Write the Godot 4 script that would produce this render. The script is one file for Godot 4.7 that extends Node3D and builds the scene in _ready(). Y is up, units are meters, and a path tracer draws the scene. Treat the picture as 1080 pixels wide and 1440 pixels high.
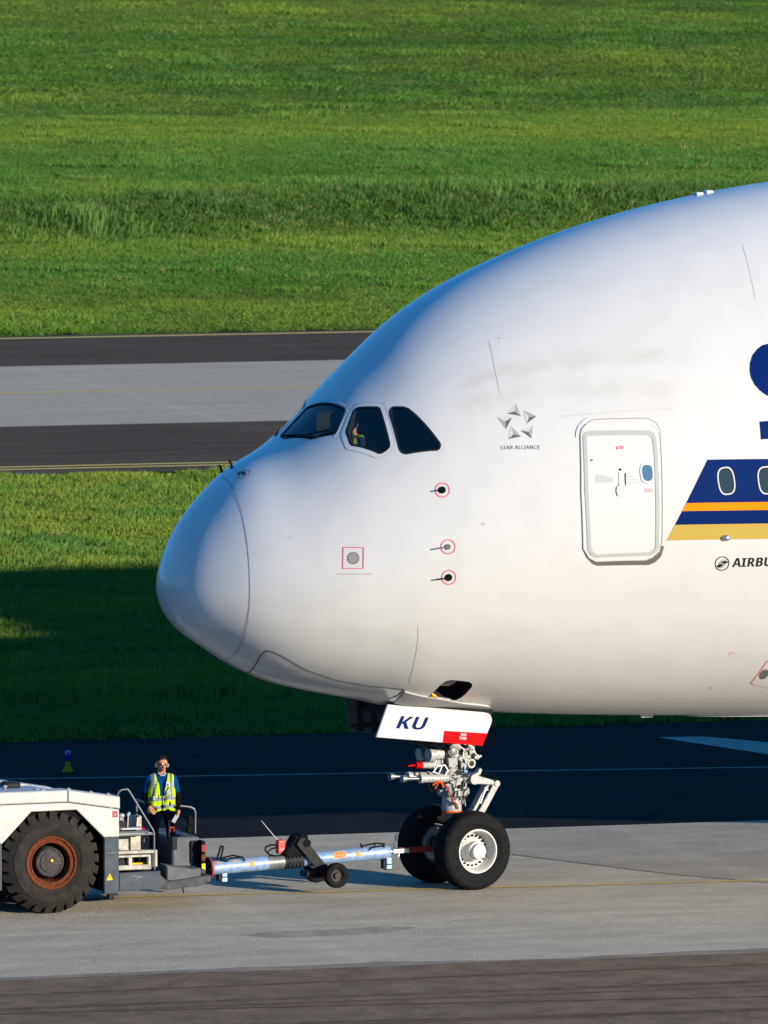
extends Node3D

# ---------------------------------------------------------------- measured outlines on the fuselage (distance from nose in m, angle round the section in degrees)
const F := {
	"front_pane": [2.425, 94.12, 2.724, 65.55, 2.740, 64.43, 2.733, 63.24, 2.544, 57.47, 2.499, 57.91, 2.232, 65.44, 1.970, 82.06, 1.965, 86.57, 1.993, 89.89, 2.224, 94.95],
	"side_pane": [2.904, 59.59, 3.143, 53.85, 3.172, 52.68, 3.178, 51.24, 3.208, 39.04, 3.199, 37.92, 3.164, 37.52, 3.090, 37.43, 3.038, 37.96, 2.698, 47.08, 2.677, 48.50, 2.666, 53.72, 2.676, 54.75, 2.832, 59.85, 2.860, 60.17],
	"rear_pane": [3.356, 49.57, 3.488, 47.09, 3.547, 45.59, 3.590, 43.95, 3.919, 31.00, 3.927, 30.28, 3.909, 29.51, 3.876, 29.44, 3.429, 32.83, 3.371, 33.80, 3.339, 35.02, 3.328, 36.33, 3.290, 47.82, 3.300, 49.24, 3.324, 49.67],
	"noselow": [1.393, -90.99, 1.328, -62.69, 1.322, -48.92, 1.370, -42.62, 1.471, -42.14, 1.594, -43.44, 2.023, -51.40, 2.505, -56.76, 3.081, -58.81, 3.596, -56.67],
	"noselow_end": [3.596, -56.67, 3.570, -62.35, 3.474, -68.62],
	"vseam": [3.534, -21.14, 3.568, -27.54, 3.583, -36.25, 3.615, -51.03],
	"bay_hole": [4.048, -62.23, 4.083, -56.51, 4.134, -51.81, 4.181, -49.77, 4.266, -49.18, 4.558, -50.67, 4.633, -52.22, 4.647, -54.38, 4.587, -62.58, 4.533, -65.58, 4.322, -65.51, 4.160, -63.79],
	"plate": [3.471, -66.22, 3.628, -57.87, 4.141, -62.30, 4.682, -67.97, 5.120, -69.81, 5.189, -72.12, 5.198, -75.85, 4.968, -77.95, 4.181, -72.57, 3.534, -71.41],
	"door_out": [6.061, 21.63, 6.091, 22.89, 6.188, 23.91, 6.291, 24.16, 7.126, 21.83, 7.255, 20.61, 7.314, 19.02, 7.313, 13.93, 7.299, -3.71, 7.270, -6.62, 7.160, -8.16, 7.048, -8.70, 6.253, -6.91, 6.138, -5.48, 6.044, -2.38, 6.023, 10.25],
	"seal": [6.098, 21.20, 6.131, 21.99, 6.199, 21.98, 7.134, 19.27, 7.210, 18.71, 7.239, 17.78, 7.256, 14.07, 7.250, -5.18, 7.225, -6.51, 7.125, -7.47, 6.251, -5.63, 6.159, -4.48, 6.112, -2.61, 6.079, 10.09],
	"cap": [5.988, 21.54, 5.999, 22.58, 6.037, 23.63, 6.116, 24.54, 6.192, 24.95, 6.681, 23.47, 7.157, 21.97, 7.254, 21.04, 7.311, 19.49, 7.332, 17.87, 7.302, 17.85, 7.253, 19.55, 7.163, 20.63, 6.673, 22.24, 6.199, 23.80, 6.118, 23.64, 6.045, 22.61, 6.024, 21.47],
	"door_pane": [6.991, 11.31, 6.994, 12.21, 7.021, 12.60, 7.073, 12.60, 7.124, 12.35, 7.151, 11.83, 7.157, 10.91, 7.157, 10.01, 7.129, 9.45, 7.085, 9.35, 7.034, 9.61, 7.002, 10.19],
	"exit": [6.614, 17.48, 6.716, 17.33, 6.713, 16.71, 6.614, 16.88],
	"handle": [6.624, 12.24, 6.711, 12.05, 6.707, 9.28, 6.616, 9.51],
	"handle_box": [6.583, 9.39, 6.646, 9.96, 6.712, 9.79, 6.723, 8.67, 6.713, 7.42, 6.597, 7.62, 6.577, 8.49],
	"arrow": [6.713, 11.55, 6.728, 11.88, 6.742, 11.48, 6.734, 11.40, 6.732, 9.31, 6.718, 9.34, 6.720, 11.44],
	"text_block": [6.268, 12.69, 6.535, 11.75, 6.531, 10.47, 6.269, 11.04],
	"text_block2": [6.764, 11.14, 6.891, 10.79, 6.938, 9.44, 6.763, 9.78],
	"red_note": [7.030, 8.03, 7.133, 7.80, 7.160, 7.02, 7.029, 7.49],
	"rivets": [5.769, 26.94, 6.356, 25.30, 7.587, 22.63],
	"seamA": [4.893, 51.89, 4.888, 44.28, 4.903, 36.45],
	"seamB": [9.085, 58.02, 9.076, 42.98],
	"radome_scratch": [0.336, 48.96, 0.553, 50.16, 0.903, 49.49],
	"sq": [2.381, 13.55, 2.676, 11.26, 2.660, 4.87, 2.362, 6.31],
	"sqc": [2.523, 8.94],
	"probes": [3.894, 19.06, 3.942, 5.15, 3.952, -3.29],
	"nose_probe": [1.237, 72.20],
	"nose_ant": [1.194, 90.85, 1.142, 105.47],
	"win": [8.332, 5.57, 8.977, 4.63],
	"light": [8.329, -5.39],
	"airc": [8.285, -12.26],
	"airt": [8.451, -13.80, 8.538, -11.35],
	"startext": [4.817, 23.60, 4.822, 24.44, 5.420, 21.00, 5.425, 21.85],
	"crown": [8.948, 92.39, 9.115, 90.39],
	"reds": [8.708, -40.12, 8.555, -55.81, 9.262, -51.59, 9.279, -45.51],
	"smudge": [4.365, 42.45, 7.767, 30.95, 7.730, 26.51, 4.315, 36.87],
	"s_top": [9.163, 32.34, 9.069, 32.23, 8.982, 31.64, 8.890, 30.47, 8.836, 28.93, 8.818, 27.49, 8.828, 26.01, 8.874, 24.48, 8.945, 23.20, 9.030, 22.19, 9.183, 20.94, 9.279, 32.42],
	"s_low": [8.907, 17.13, 9.159, 16.90, 9.142, 13.45, 8.913, 13.71],
	"star0": [5.124, 32.92, 4.980, 31.28, 5.177, 29.64, 5.087, 31.24],
	"star1": [5.228, 30.72, 5.416, 28.46, 5.250, 27.49, 5.297, 28.77],
	"star2": [5.343, 26.65, 5.306, 23.93, 5.150, 26.39, 5.270, 25.56],
	"star3": [5.012, 28.04, 5.150, 25.03, 4.951, 25.37, 5.036, 26.12],
	"star4": [4.826, 31.18, 5.040, 30.00, 4.932, 27.83, 4.931, 29.66],
}
const K := 0.061            # metres per degree round the section, for drawing on the skin
const NOSE_X := -4.853
const KNOT := [0.0, .05, .15, .35, .7, 1.2, 1.8, 2.4, 2.8, 3.2, 3.8, 4.6, 5.6, 7.0, 8.5, 10.0, 12.0, 15.0, 26.0, 31.5, 38.5, 46.0, 52.0, 56.0]  # unseen rear stations are shortened and shaped for the shadow they cast
const WID := [0.0, .40, .68, 1.0, 1.36, 1.74, 2.06, 2.31, 2.45, 2.57, 2.73, 2.9, 3.06, 3.23, 3.36, 3.46, 3.53, 3.57, 3.57, 3.4, 2.7, 1.7, .9, .3]
const MID := [4.888, 4.888, 4.888, 4.888, 4.908, 4.938, 4.988, 5.058, 5.118, 5.188, 5.308, 5.468, 5.668, 5.908, 6.108, 6.268, 6.388, 6.45, 6.45, 6.8, 7.4, 8.2, 8.8, 9.0]
const TOP := [4.888, 5.198, 5.473, 5.888, 6.321, 6.785, 7.121, 7.662, 8.106, 8.472, 9.036, 9.567, 10.036, 10.531, 10.906, 11.157, 11.36, 11.45, 11.45, 11.4, 10.1, 9.9, 9.6, 9.2]
const BOT := [4.888, 4.618, 4.413, 4.184, 3.933, 3.611, 3.349, 3.199, 3.118, 3.046, 2.896, 2.864, 2.771, 2.697, 2.645, 2.605, 2.6, 2.6, 2.6, 3.0, 4.6, 6.6, 8.0, 8.8]
const QN := 1505
const QS := 0.005
var tab: Array[PackedFloat32Array] = []
var der: Array[PackedFloat32Array] = []
var M := {}
var used := {}
var rng := RandomNumberGenerator.new()

# ---------------------------------------------------------------- names and tags
func numbered(called: String) -> String:
	if not used.has(called):
		used[called] = 0
		return called
	used[called] += 1
	return "%s_%03d" % [called, used[called]]

func tag(o: Node3D, label: String, category: String, group := "") -> void:
	o.set_meta("label", label)
	o.set_meta("category", category)
	if group: o.set_meta("group", group)

func thing(called: String, label: String, category: String, at := Vector3.ZERO, turn := 0.0, group := "") -> Node3D:
	var o := Node3D.new()
	o.name = numbered(called)
	add_child(o)
	o.position = at
	o.rotation.y = turn
	tag(o, label, category, group)
	return o

func put(called: String, mesh: Mesh, m: Material, parent: Node = null) -> MeshInstance3D:
	var o := MeshInstance3D.new()
	o.mesh = mesh
	o.material_override = m
	if parent == null:
		o.name = numbered(called)
		add_child(o)
	else:
		var n := called
		var i := 0
		while parent.has_node(NodePath(n)):
			i += 1
			n = "%s_%03d" % [called, i]
		o.name = n
		parent.add_child(o, true)
	return o

func setting(called: String, mesh: Mesh, m: Material, label: String, category: String, kind := "structure") -> MeshInstance3D:
	var o := put(called, mesh, m)
	tag(o, label, category)
	o.set_meta("kind", kind)
	return o

# ---------------------------------------------------------------- mesh builder
class MB:
	var v := PackedVector3Array()
	var n := PackedVector3Array()
	var c := PackedColorArray()
	var uv := PackedVector2Array()
	var col := Color(1, 1, 1)
	var tf := Transform3D()
	func tri(a: Vector3, b: Vector3, d: Vector3, na: Vector3, nb: Vector3, nd: Vector3) -> void:
		a = tf * a; b = tf * b; d = tf * d
		na = (tf.basis * na).normalized(); nb = (tf.basis * nb).normalized(); nd = (tf.basis * nd).normalized()
		if (b - a).cross(d - a).dot(na + nb + nd) > 0.0:
			v.append_array([a, d, b]); n.append_array([na, nd, nb])
		else:
			v.append_array([a, b, d]); n.append_array([na, nb, nd])
		c.append_array([col, col, col])
	func quad(a: Vector3, b: Vector3, d: Vector3, e: Vector3, nn: Vector3) -> void:
		tri(a, b, d, nn, nn, nn)
		tri(a, d, e, nn, nn, nn)
	func quads(a: Vector3, b: Vector3, d: Vector3, e: Vector3, na: Vector3, nb: Vector3, nd: Vector3, ne: Vector3) -> void:
		tri(a, b, d, na, nb, nd)
		tri(a, d, e, na, nd, ne)
	func box(lo: Vector3, hi: Vector3, r := 0.008) -> void:
		var ce := (lo + hi) / 2
		var h := (hi - lo) / 2
		r = minf(r, minf(h.x, minf(h.y, h.z)) * 0.45)
		for ax in 3:
			var e1 := (ax + 1) % 3
			var e2 := (ax + 2) % 3
			for s in [-1.0, 1.0]:
				var nn := Vector3.ZERO
				nn[ax] = s
				var p := []
				for k in [[-1, -1], [1, -1], [1, 1], [-1, 1]]:
					var q := Vector3.ZERO
					q[ax] = s * h[ax]; q[e1] = k[0] * (h[e1] - r); q[e2] = k[1] * (h[e2] - r)
					p.append(ce + q)
				quad(p[0], p[1], p[2], p[3], nn)
				for t in [-1.0, 1.0]:
					var n2 := Vector3.ZERO
					n2[ax] = s; n2[e1] = t
					var a := Vector3.ZERO
					a[ax] = s * h[ax]; a[e1] = t * (h[e1] - r); a[e2] = h[e2] - r
					var b := a
					b[e2] = -b[e2]
					var d := Vector3.ZERO
					d[ax] = s * (h[ax] - r); d[e1] = t * h[e1]; d[e2] = -(h[e2] - r)
					var e := d
					e[e2] = -e[e2]
					quad(ce + a, ce + b, ce + d, ce + e, n2)
		for sx in [-1.0, 1.0]:
			for sy in [-1.0, 1.0]:
				for sz in [-1.0, 1.0]:
					var sg := Vector3(sx, sy, sz)
					tri(ce + sg * (h - Vector3(0, r, r)), ce + sg * (h - Vector3(r, 0, r)), ce + sg * (h - Vector3(r, r, 0)), sg, sg, sg)
	func frame(d: Vector3) -> Array:
		var u := d.cross(Vector3.UP if absf(d.normalized().y) < 0.9 else Vector3.RIGHT).normalized()
		return [u, d.cross(u).normalized()]
	func cyl(a: Vector3, b: Vector3, r0: float, r1 := -1.0, seg := 16, caps := true) -> void:
		if r1 < 0: r1 = r0
		var d := (b - a)
		var f := frame(d)
		var dn := d.normalized()
		for i in seg:
			var t0 := TAU * i / seg
			var t1 := TAU * (i + 1) / seg
			var n0: Vector3 = f[0] * cos(t0) + f[1] * sin(t0)
			var n1: Vector3 = f[0] * cos(t1) + f[1] * sin(t1)
			quads(a + n0 * r0, a + n1 * r0, b + n1 * r1, b + n0 * r1, n0, n1, n1, n0)
			if caps:
				tri(a, a + n0 * r0, a + n1 * r0, -dn, -dn, -dn)
				tri(b, b + n0 * r1, b + n1 * r1, dn, dn, dn)
	func tube(pts: Array, r: float, seg := 8) -> void:
		for i in pts.size() - 1:
			cyl(pts[i], pts[i + 1], r, r, seg, true)
			if i > 0: ball(pts[i], Vector3.ONE * r, 6, seg)
	func ball(ce: Vector3, r: Vector3, rows := 8, seg := 12) -> void:
		for i in rows:
			for j in seg:
				var q := []
				for k in [[i, j], [i + 1, j], [i + 1, j + 1], [i, j + 1]]:
					var th: float = PI * k[0] / rows
					var ph: float = TAU * k[1] / seg
					q.append(Vector3(sin(th) * cos(ph), cos(th), sin(th) * sin(ph)))
				quads(ce + q[0] * r, ce + q[1] * r, ce + q[2] * r, ce + q[3] * r, q[0] / r, q[1] / r, q[2] / r, q[3] / r)
	# profile: Vector2(along axis, radius); turned about the axis from o along d; smooth except where «sharp»
	func lathe(prof: Array, o: Vector3, d: Vector3, seg := 32, sharp := 0.6) -> void:
		d = d.normalized()
		var f := frame(d)
		var cnt := prof.size() - 1
		var nr := []
		for i in cnt:
			var e: Vector2 = (prof[i + 1] - prof[i])
			nr.append(Vector2(-e.y, e.x).normalized() if e.length() > 1e-6 else Vector2(0, 1))
		for i in cnt:
			var na: Vector2 = nr[i]
			var nb: Vector2 = nr[i]
			if i > 0 and nr[i - 1].dot(nr[i]) > sharp: na = (nr[i - 1] + nr[i]).normalized()
			if i < cnt - 1 and nr[i + 1].dot(nr[i]) > sharp: nb = (nr[i + 1] + nr[i]).normalized()
			for j in seg:
				var u0: Vector3 = f[0] * cos(TAU * j / seg) + f[1] * sin(TAU * j / seg)
				var u1: Vector3 = f[0] * cos(TAU * (j + 1) / seg) + f[1] * sin(TAU * (j + 1) / seg)
				var p: Vector2 = prof[i]
				var q: Vector2 = prof[i + 1]
				quads(o + d * p.x + u0 * p.y, o + d * p.x + u1 * p.y, o + d * q.x + u1 * q.y, o + d * q.x + u0 * q.y, d * na.x + u0 * na.y, d * na.x + u1 * na.y, d * nb.x + u1 * nb.y, d * nb.x + u0 * nb.y)
	# polygon in x, y pushed from z0 to z1, with a chamfer
	func prism(poly: PackedVector2Array, z0: float, z1: float, r := 0.008) -> void:
		if Geometry2D.is_polygon_clockwise(poly):
			poly = poly.duplicate()
			poly.reverse()
		var cnt := poly.size()
		var inner := PackedVector2Array()
		for i in cnt:
			var e0 := (poly[i] - poly[(i + cnt - 1) % cnt]).normalized()
			var e1 := (poly[(i + 1) % cnt] - poly[i]).normalized()
			var m0 := Vector2(-e0.y, e0.x)
			var m1 := Vector2(-e1.y, e1.x)
			var mm := (m0 + m1)
			inner.append(poly[i] + mm * (r / maxf(0.3, mm.length_squared() / 2.0)))
		var ids := Geometry2D.triangulate_polygon(inner)
		for i in range(0, ids.size(), 3):
			for s in [[z0, -1.0], [z1, 1.0]]:
				var nn := Vector3(0, 0, s[1])
				tri(Vector3(inner[ids[i]].x, inner[ids[i]].y, s[0]), Vector3(inner[ids[i + 1]].x, inner[ids[i + 1]].y, s[0]), Vector3(inner[ids[i + 2]].x, inner[ids[i + 2]].y, s[0]), nn, nn, nn)
		for i in cnt:
			var j := (i + 1) % cnt
			var e := (poly[j] - poly[i]).normalized()
			var nn := Vector3(e.y, -e.x, 0)
			var a := Vector3(poly[i].x, poly[i].y, 0)
			var b := Vector3(poly[j].x, poly[j].y, 0)
			var ai := Vector3(inner[i].x, inner[i].y, 0)
			var bi := Vector3(inner[j].x, inner[j].y, 0)
			quad(a + Vector3(0, 0, z0 + r), b + Vector3(0, 0, z0 + r), b + Vector3(0, 0, z1 - r), a + Vector3(0, 0, z1 - r), nn)
			quad(a + Vector3(0, 0, z1 - r), b + Vector3(0, 0, z1 - r), bi + Vector3(0, 0, z1), ai + Vector3(0, 0, z1), nn + Vector3(0, 0, 1))
			quad(a + Vector3(0, 0, z0 + r), b + Vector3(0, 0, z0 + r), bi + Vector3(0, 0, z0), ai + Vector3(0, 0, z0), nn - Vector3(0, 0, 1))
	func flat(poly: PackedVector2Array, y: float) -> void:   # a level sheet: polygon in x, z
		var ids := Geometry2D.triangulate_polygon(poly)
		for i in range(0, ids.size(), 3):
			tri(Vector3(poly[ids[i]].x, y, poly[ids[i]].y), Vector3(poly[ids[i + 1]].x, y, poly[ids[i + 1]].y), Vector3(poly[ids[i + 2]].x, y, poly[ids[i + 2]].y), Vector3.UP, Vector3.UP, Vector3.UP)
	func done(world_uv := false, colors := false) -> ArrayMesh:
		var a := []
		a.resize(Mesh.ARRAY_MAX)
		a[Mesh.ARRAY_VERTEX] = v
		a[Mesh.ARRAY_NORMAL] = n
		if colors: a[Mesh.ARRAY_COLOR] = c
		if world_uv:
			for p in v: uv.append(Vector2(p.x, p.z))
		if uv.size() == v.size():
			a[Mesh.ARRAY_TEX_UV] = uv
			a[Mesh.ARRAY_TEX_UV2] = uv
		var m := ArrayMesh.new()
		m.add_surface_from_arrays(Mesh.PRIMITIVE_TRIANGLES, a)
		return m

func poly(list: Array) -> PackedVector2Array:
	var p := PackedVector2Array()
	for i in range(0, list.size(), 2): p.append(Vector2(list[i], list[i + 1]))
	return p

# ---------------------------------------------------------------- materials
func noise_tex(freq: float, octaves: int, a: Color, b: Color, sd: int, size := 512, normal := false, bump := 4.0, kind := FastNoiseLite.TYPE_SIMPLEX_SMOOTH, mid = null) -> NoiseTexture2D:
	var f := FastNoiseLite.new()
	f.noise_type = kind
	f.frequency = freq
	f.fractal_octaves = octaves
	f.seed = sd
	var t := NoiseTexture2D.new()
	t.width = size; t.height = size
	t.seamless = true
	t.noise = f
	if normal:
		t.as_normal_map = true
		t.bump_strength = bump
	else:
		var g := Gradient.new()
		g.set_color(0, a.linear_to_srgb()); g.set_color(1, b.linear_to_srgb())
		if mid != null: g.add_point(0.5, (mid as Color).linear_to_srgb())
		t.color_ramp = g
	return t

func grey(x: float) -> Color: return Color(x, x, x)

func mat(c: Color, rough := 0.5, metal := 0.0, coat := 0.0) -> StandardMaterial3D:
	var m := StandardMaterial3D.new()
	m.albedo_color = c.linear_to_srgb()
	m.roughness = rough
	m.metallic = metal
	if coat > 0.0:
		m.clearcoat_enabled = true
		m.clearcoat = coat
		m.clearcoat_roughness = 0.08
	return m

func worn(c: Color, rough := 0.5, metal := 0.0, amount := 0.25, scale := 1.5, sd := 3) -> StandardMaterial3D:
	var m := mat(c, rough, metal)
	m.albedo_texture = noise_tex(0.012, 5, grey(1.0 - amount), grey(1.0), sd, 256)
	m.uv1_triplanar = true
	m.uv1_scale = Vector3.ONE * scale
	m.albedo_color = (c * (1.0 / (1.0 - amount * 0.4))).linear_to_srgb()
	return m

func paved(base: Color, streak: float, spot: float, sd: int, bump: float, long: float) -> StandardMaterial3D:
	var m := mat(Color(1, 1, 1), 0.92)
	m.albedo_texture = noise_tex(0.05, 6, base * (1.0 - spot), base * (1.0 + spot), sd, 1024)
	m.uv1_scale = Vector3(0.11, 0.13, 1)
	m.detail_enabled = true
	m.detail_blend_mode = BaseMaterial3D.BLEND_MODE_MUL
	m.detail_uv_layer = BaseMaterial3D.DETAIL_UV_2
	m.detail_albedo = noise_tex(0.016, 6, grey(1.0 - streak), grey(1.0), sd + 7, 1024)
	m.uv2_scale = Vector3(1.0 / long, 0.06, 1)
	if bump > 0.0:
		m.normal_enabled = true
		m.normal_texture = noise_tex(0.42, 2, grey(0), grey(1), sd + 3, 1024, true, bump)
		m.normal_scale = 1.0
	return m

func make_materials() -> void:
	M.paint = mat(Color(.475, .475, .470), 0.34, 0.0, 0.5)
	M.paint.vertex_color_use_as_albedo = true
	M.paint.normal_enabled = true      # faint ripple of the skin panels
	M.paint.normal_texture = noise_tex(0.012, 3, grey(0), grey(1), 51, 512, true, 3.0)
	M.paint.normal_scale = 0.035
	M.paint.uv1_triplanar = true
	M.paint.uv1_scale = Vector3(.45, .45, .45)
	M.paint2 = mat(Color(.475, .475, .470), 0.34, 0.0, 0.4)
	M.grey_paint = mat(Color(.26, .26, .26), 0.4)
	M.seal = mat(Color(.29, .315, .305), 0.5)
	M.seal_white = mat(Color(.42, .42, .415), 0.5)
	M.port = mat(Color(.20, .20, .19), 0.5)
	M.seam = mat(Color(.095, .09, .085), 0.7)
	M.radome_line = mat(Color(.24, .245, .25), 0.6)
	M.seam_soft = mat(Color(.395, .395, .39), 0.5)
	M.joint = mat(Color(.462, .464, .462), 0.34, 0.0, 0.5)
	M.navy = mat(Color(.001, .012, .085), 0.3, 0.0, 0.3)
	M.orange = mat(Color(.72, .19, .0), 0.45)
	M.gold = mat(Color(.36, .255, .052), 0.45)
	M.print_black = mat(Color(.012, .012, .014), 0.5)
	M.print_grey = mat(Color(.10, .105, .11), 0.5)
	M.print_pale = mat(Color(.33, .33, .34), 0.5)
	M.red = mat(Color(.46, .0, .002), 0.6)
	M.red_line = mat(Color(.55, .06, .09), 0.5)
	M.pink = mat(Color(.58, .28, .28), 0.5)
	M.star_light = mat(Color(.40, .40, .395), 0.5)
	M.star_mid = mat(Color(.25, .255, .27), 0.5)
	M.star_dark = mat(Color(.09, .095, .11), 0.5)
	M.gasket = mat(Color(.012, .014, .018), 0.45)
	M.pane = mat(Color(.008, .03, .04), 0.03)
	M.pane.metallic_specular = 0.45
	M.pane.transparency = BaseMaterial3D.TRANSPARENCY_ALPHA
	M.pane.albedo_color.a = 0.08
	M.cabin_pane = mat(Color(.02, .028, .03), 0.06, 0.0, 1.0)
	M.door_pane = mat(Color(.06, .13, .21), 0.08, 0.0, 1.0)
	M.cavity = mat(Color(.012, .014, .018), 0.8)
	M.cockpit = mat(Color(.022, .034, .042), 0.8)
	M.steel = mat(Color(.55, .55, .55), 0.28, 0.9)
	M.dull_steel = mat(Color(.17, .18, .19), 0.45, 0.6)
	M.rail = mat(Color(.09, .095, .10), 0.4, 0.4)
	M.gear_white = worn(Color(.34, .34, .325), 0.4, 0.0, 0.65, 4.0, 11)
	M.rim_white = worn(Color(.45, .445, .42), 0.4, 0.0, 0.2, 4.0, 26)
	M.gear_grey = worn(Color(.17, .18, .19), 0.45, 0.2, 0.4, 3.0, 12)
	M.gear_dark = worn(Color(.018, .019, .021), 0.5, 0.2, 0.5, 3.0, 13)
	M.rubber = worn(Color(.008, .008, .009), 0.75, 0.0, 0.45, 2.2, 14)
	M.rubber_dusty = worn(Color(.024, .022, .020), 0.9, 0.0, 0.5, 1.6, 15)
	M.black = mat(Color(.004, .004, .0045), 0.7)
	M.hose_red = mat(Color(.26, .03, .025), 0.6)
	M.hose_orange = mat(Color(.50, .07, .01), 0.6)
	M.bar_blue = worn(Color(.20, .30, .47), 0.36, 0.15, 0.5, 2.2, 16)
	M.bar_grey = worn(Color(.13, .135, .14), 0.45, 0.3, 0.5, 3.0, 17)
	M.truck_white = worn(Color(.385, .38, .36), 0.5, 0.0, 0.25, 1.1, 18)
	M.truck_top = worn(Color(.30, .33, .37), 0.5, 0.0, 0.25, 0.7, 19)  # bluish grey, with the sky reflection put into the tint
	M.truck_grey = worn(Color(.055, .067, .082), 0.5, 0.0, 0.35, 1.2, 20)
	M.deck_grey = worn(Color(.06, .062, .066), 0.6, 0.0, 0.45, 1.5, 21)
	M.box_grey = worn(Color(.095, .10, .108), 0.5, 0.0, 0.3, 1.2, 22)
	M.dirty_white = worn(Color(.33, .31, .27), 0.6, 0.0, 0.5, 2.0, 23)
	M.rust = mat(Color(1, 1, 1), 0.75)
	M.rust.albedo_texture = noise_tex(0.03, 5, Color(.04, .02, .015), Color(.20, .042, .010), 24, 256, false, 4, FastNoiseLite.TYPE_SIMPLEX_SMOOTH, Color(.105, .028, .011))
	M.rust.uv1_triplanar = true
	M.rust.uv1_scale = Vector3.ONE * 1.4
	M.hub = worn(Color(.05, .046, .047), 0.7, 0.1, 0.5, 3.0, 25)
	M.yellow = mat(Color(.75, .40, .01), 0.5)
	M.stem_yellow = mat(Color(.45, .24, .01), 0.6)
	M.lime = mat(Color(.50, .68, .012), 0.6)
	M.body = mat(Color(1, 1, 1), 0.95)
	M.body.metallic_specular = 0.15
	M.body.vertex_color_use_as_albedo = true
	M.sunglass = mat(Color(.05, .012, .012), 0.1, 0.0, 0.6)
	M.silver = mat(Color(.34, .36, .35), 0.3, 0.3)
	M.hair = mat(Color(.012, .010, .009), 0.6)
	M.white = mat(Color(.55, .55, .55), 0.5)
	M.device = mat(Color(.28, .30, .32), 0.4)
	M.blue_lens = mat(Color(.01, .04, .30), 0.2, 0.0, 0.5)
	for k in ["navy", "orange", "gold", "print_black", "print_grey", "red", "red_line", "pink", "star_dark", "star_mid", "rubber", "rubber_dusty", "black", "hose_red", "hose_orange", "gear_dark", "seam", "truck_grey", "deck_grey", "box_grey", "hair", "yellow", "stem_yellow", "cavity", "cockpit", "gasket", "hub", "rust"]: M[k].metallic_specular = 0.18
	# ground
	M.concrete = paved(Color(.49, .428, .322), 0.30, 0.09, 31, 9.0, 40.0)
	M.concrete_patch = paved(Color(.405, .352, .272), 0.30, 0.08, 32, 9.0, 40.0)
	M.concrete_far = paved(Color(.45, .39, .295), 0.22, 0.08, 33, 9.0, 90.0)
	M.asphalt = paved(Color(.019, .0185, .017), 0.5, 0.30, 34, 0.0, 26.0)  # very dark base also stands in for shade along its sunlit edge
	M.asphalt_brown = paved(Color(.245, .18, .125), 0.42, 0.20, 35, 8.0, 14.0)
	M.asphalt_far = paved(Color(.125, .098, .075), 0.40, 0.12, 36, 8.0, 120.0)
	M.soil = paved(Color(.045, .060, .012), 0.5, 0.45, 37, 8.0, 25.0)
	M.ditch = paved(Color(.06, .055, .045), 0.4, 0.3, 38, 6.0, 20.0)
	M.mark_yellow = worn(Color(.62, .42, .07), 0.8, 0.0, 0.4, 1.2, 39)
	M.mark_white = worn(Color(.40, .41, .41), 0.8, 0.0, 0.55, 1.0, 40)
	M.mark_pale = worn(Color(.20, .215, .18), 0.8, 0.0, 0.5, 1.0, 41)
	M.mark_faint = worn(Color(.16, .155, .14), 0.8, 0.0, 0.6, 1.0, 45)
	M.tyre_mark = paved(Color(.19, .137, .095), 0.45, 0.25, 46, 8.0, 9.0)
	M.tyre_mark.metallic_specular = 0.12
	M.edge_dirt = paved(Color(.32, .265, .20), 0.5, 0.3, 47, 9.0, 12.0)
	M.stain = paved(Color(.37, .325, .25), 0.4, 0.2, 42, 9.0, 6.0)
	for k in ["asphalt", "asphalt_brown", "asphalt_far", "soil"]: M[k].metallic_specular = 0.12
	M.grass = mat(Color(1, 1, 1), 0.7)
	M.grass.vertex_color_use_as_albedo = true
	M.grass.backlight_enabled = true
	M.grass.backlight = Color(.5, .5, .5)

# ---------------------------------------------------------------- the fuselage as a surface
func pchip_table(y: Array) -> PackedFloat32Array:
	var cnt := KNOT.size()
	var x := []
	for k in KNOT: x.append(sqrt(k))
	var dl := []
	for i in cnt - 1: dl.append((y[i + 1] - y[i]) / (x[i + 1] - x[i]))
	var m := [dl[0]]
	for i in range(1, cnt - 1):
		if dl[i - 1] * dl[i] > 0:
			var w1: float = 2 * (x[i + 1] - x[i]) + x[i] - x[i - 1]
			var w2: float = x[i + 1] - x[i] + 2 * (x[i] - x[i - 1])
			m.append((w1 + w2) / (w1 / dl[i - 1] + w2 / dl[i]))
		else: m.append(0.0)
	m.append(dl[cnt - 2])
	var out := PackedFloat32Array()
	var i := 0
	for s in QN:
		var q: float = minf(s * QS, x[cnt - 1])
		while i < cnt - 2 and q > x[i + 1]: i += 1
		var h: float = x[i + 1] - x[i]
		var t: float = (q - x[i]) / h
		out.append(y[i] * (1 + 2 * t) * (1 - t) * (1 - t) + h * m[i] * t * (1 - t) * (1 - t) + y[i + 1] * t * t * (3 - 2 * t) + h * m[i + 1] * t * t * (t - 1))
	return out

func make_tables() -> void:
	for y in [WID, MID, TOP, BOT]:
		var t := pchip_table(y)
		var y0: float = y[0]
		for rep in 3:
			var sum := PackedFloat64Array()
			sum.resize(QN + 1)
			for i in QN: sum[i + 1] = sum[i] + t[i]
			var o := t.duplicate()
			for i in QN:
				var r: int = mini(9, mini(i, QN - 1 - i))
				o[i] = (sum[i + r + 1] - sum[i - r]) / (2 * r + 1)
			t = o
		var d := PackedFloat32Array()
		d.resize(QN)
		for i in QN: d[i] = (t[mini(i + 1, QN - 1)] - t[maxi(i - 1, 0)]) / (QS * (mini(i + 1, QN - 1) - maxi(i - 1, 0)))
		tab.append(t)
		der.append(d)

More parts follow.
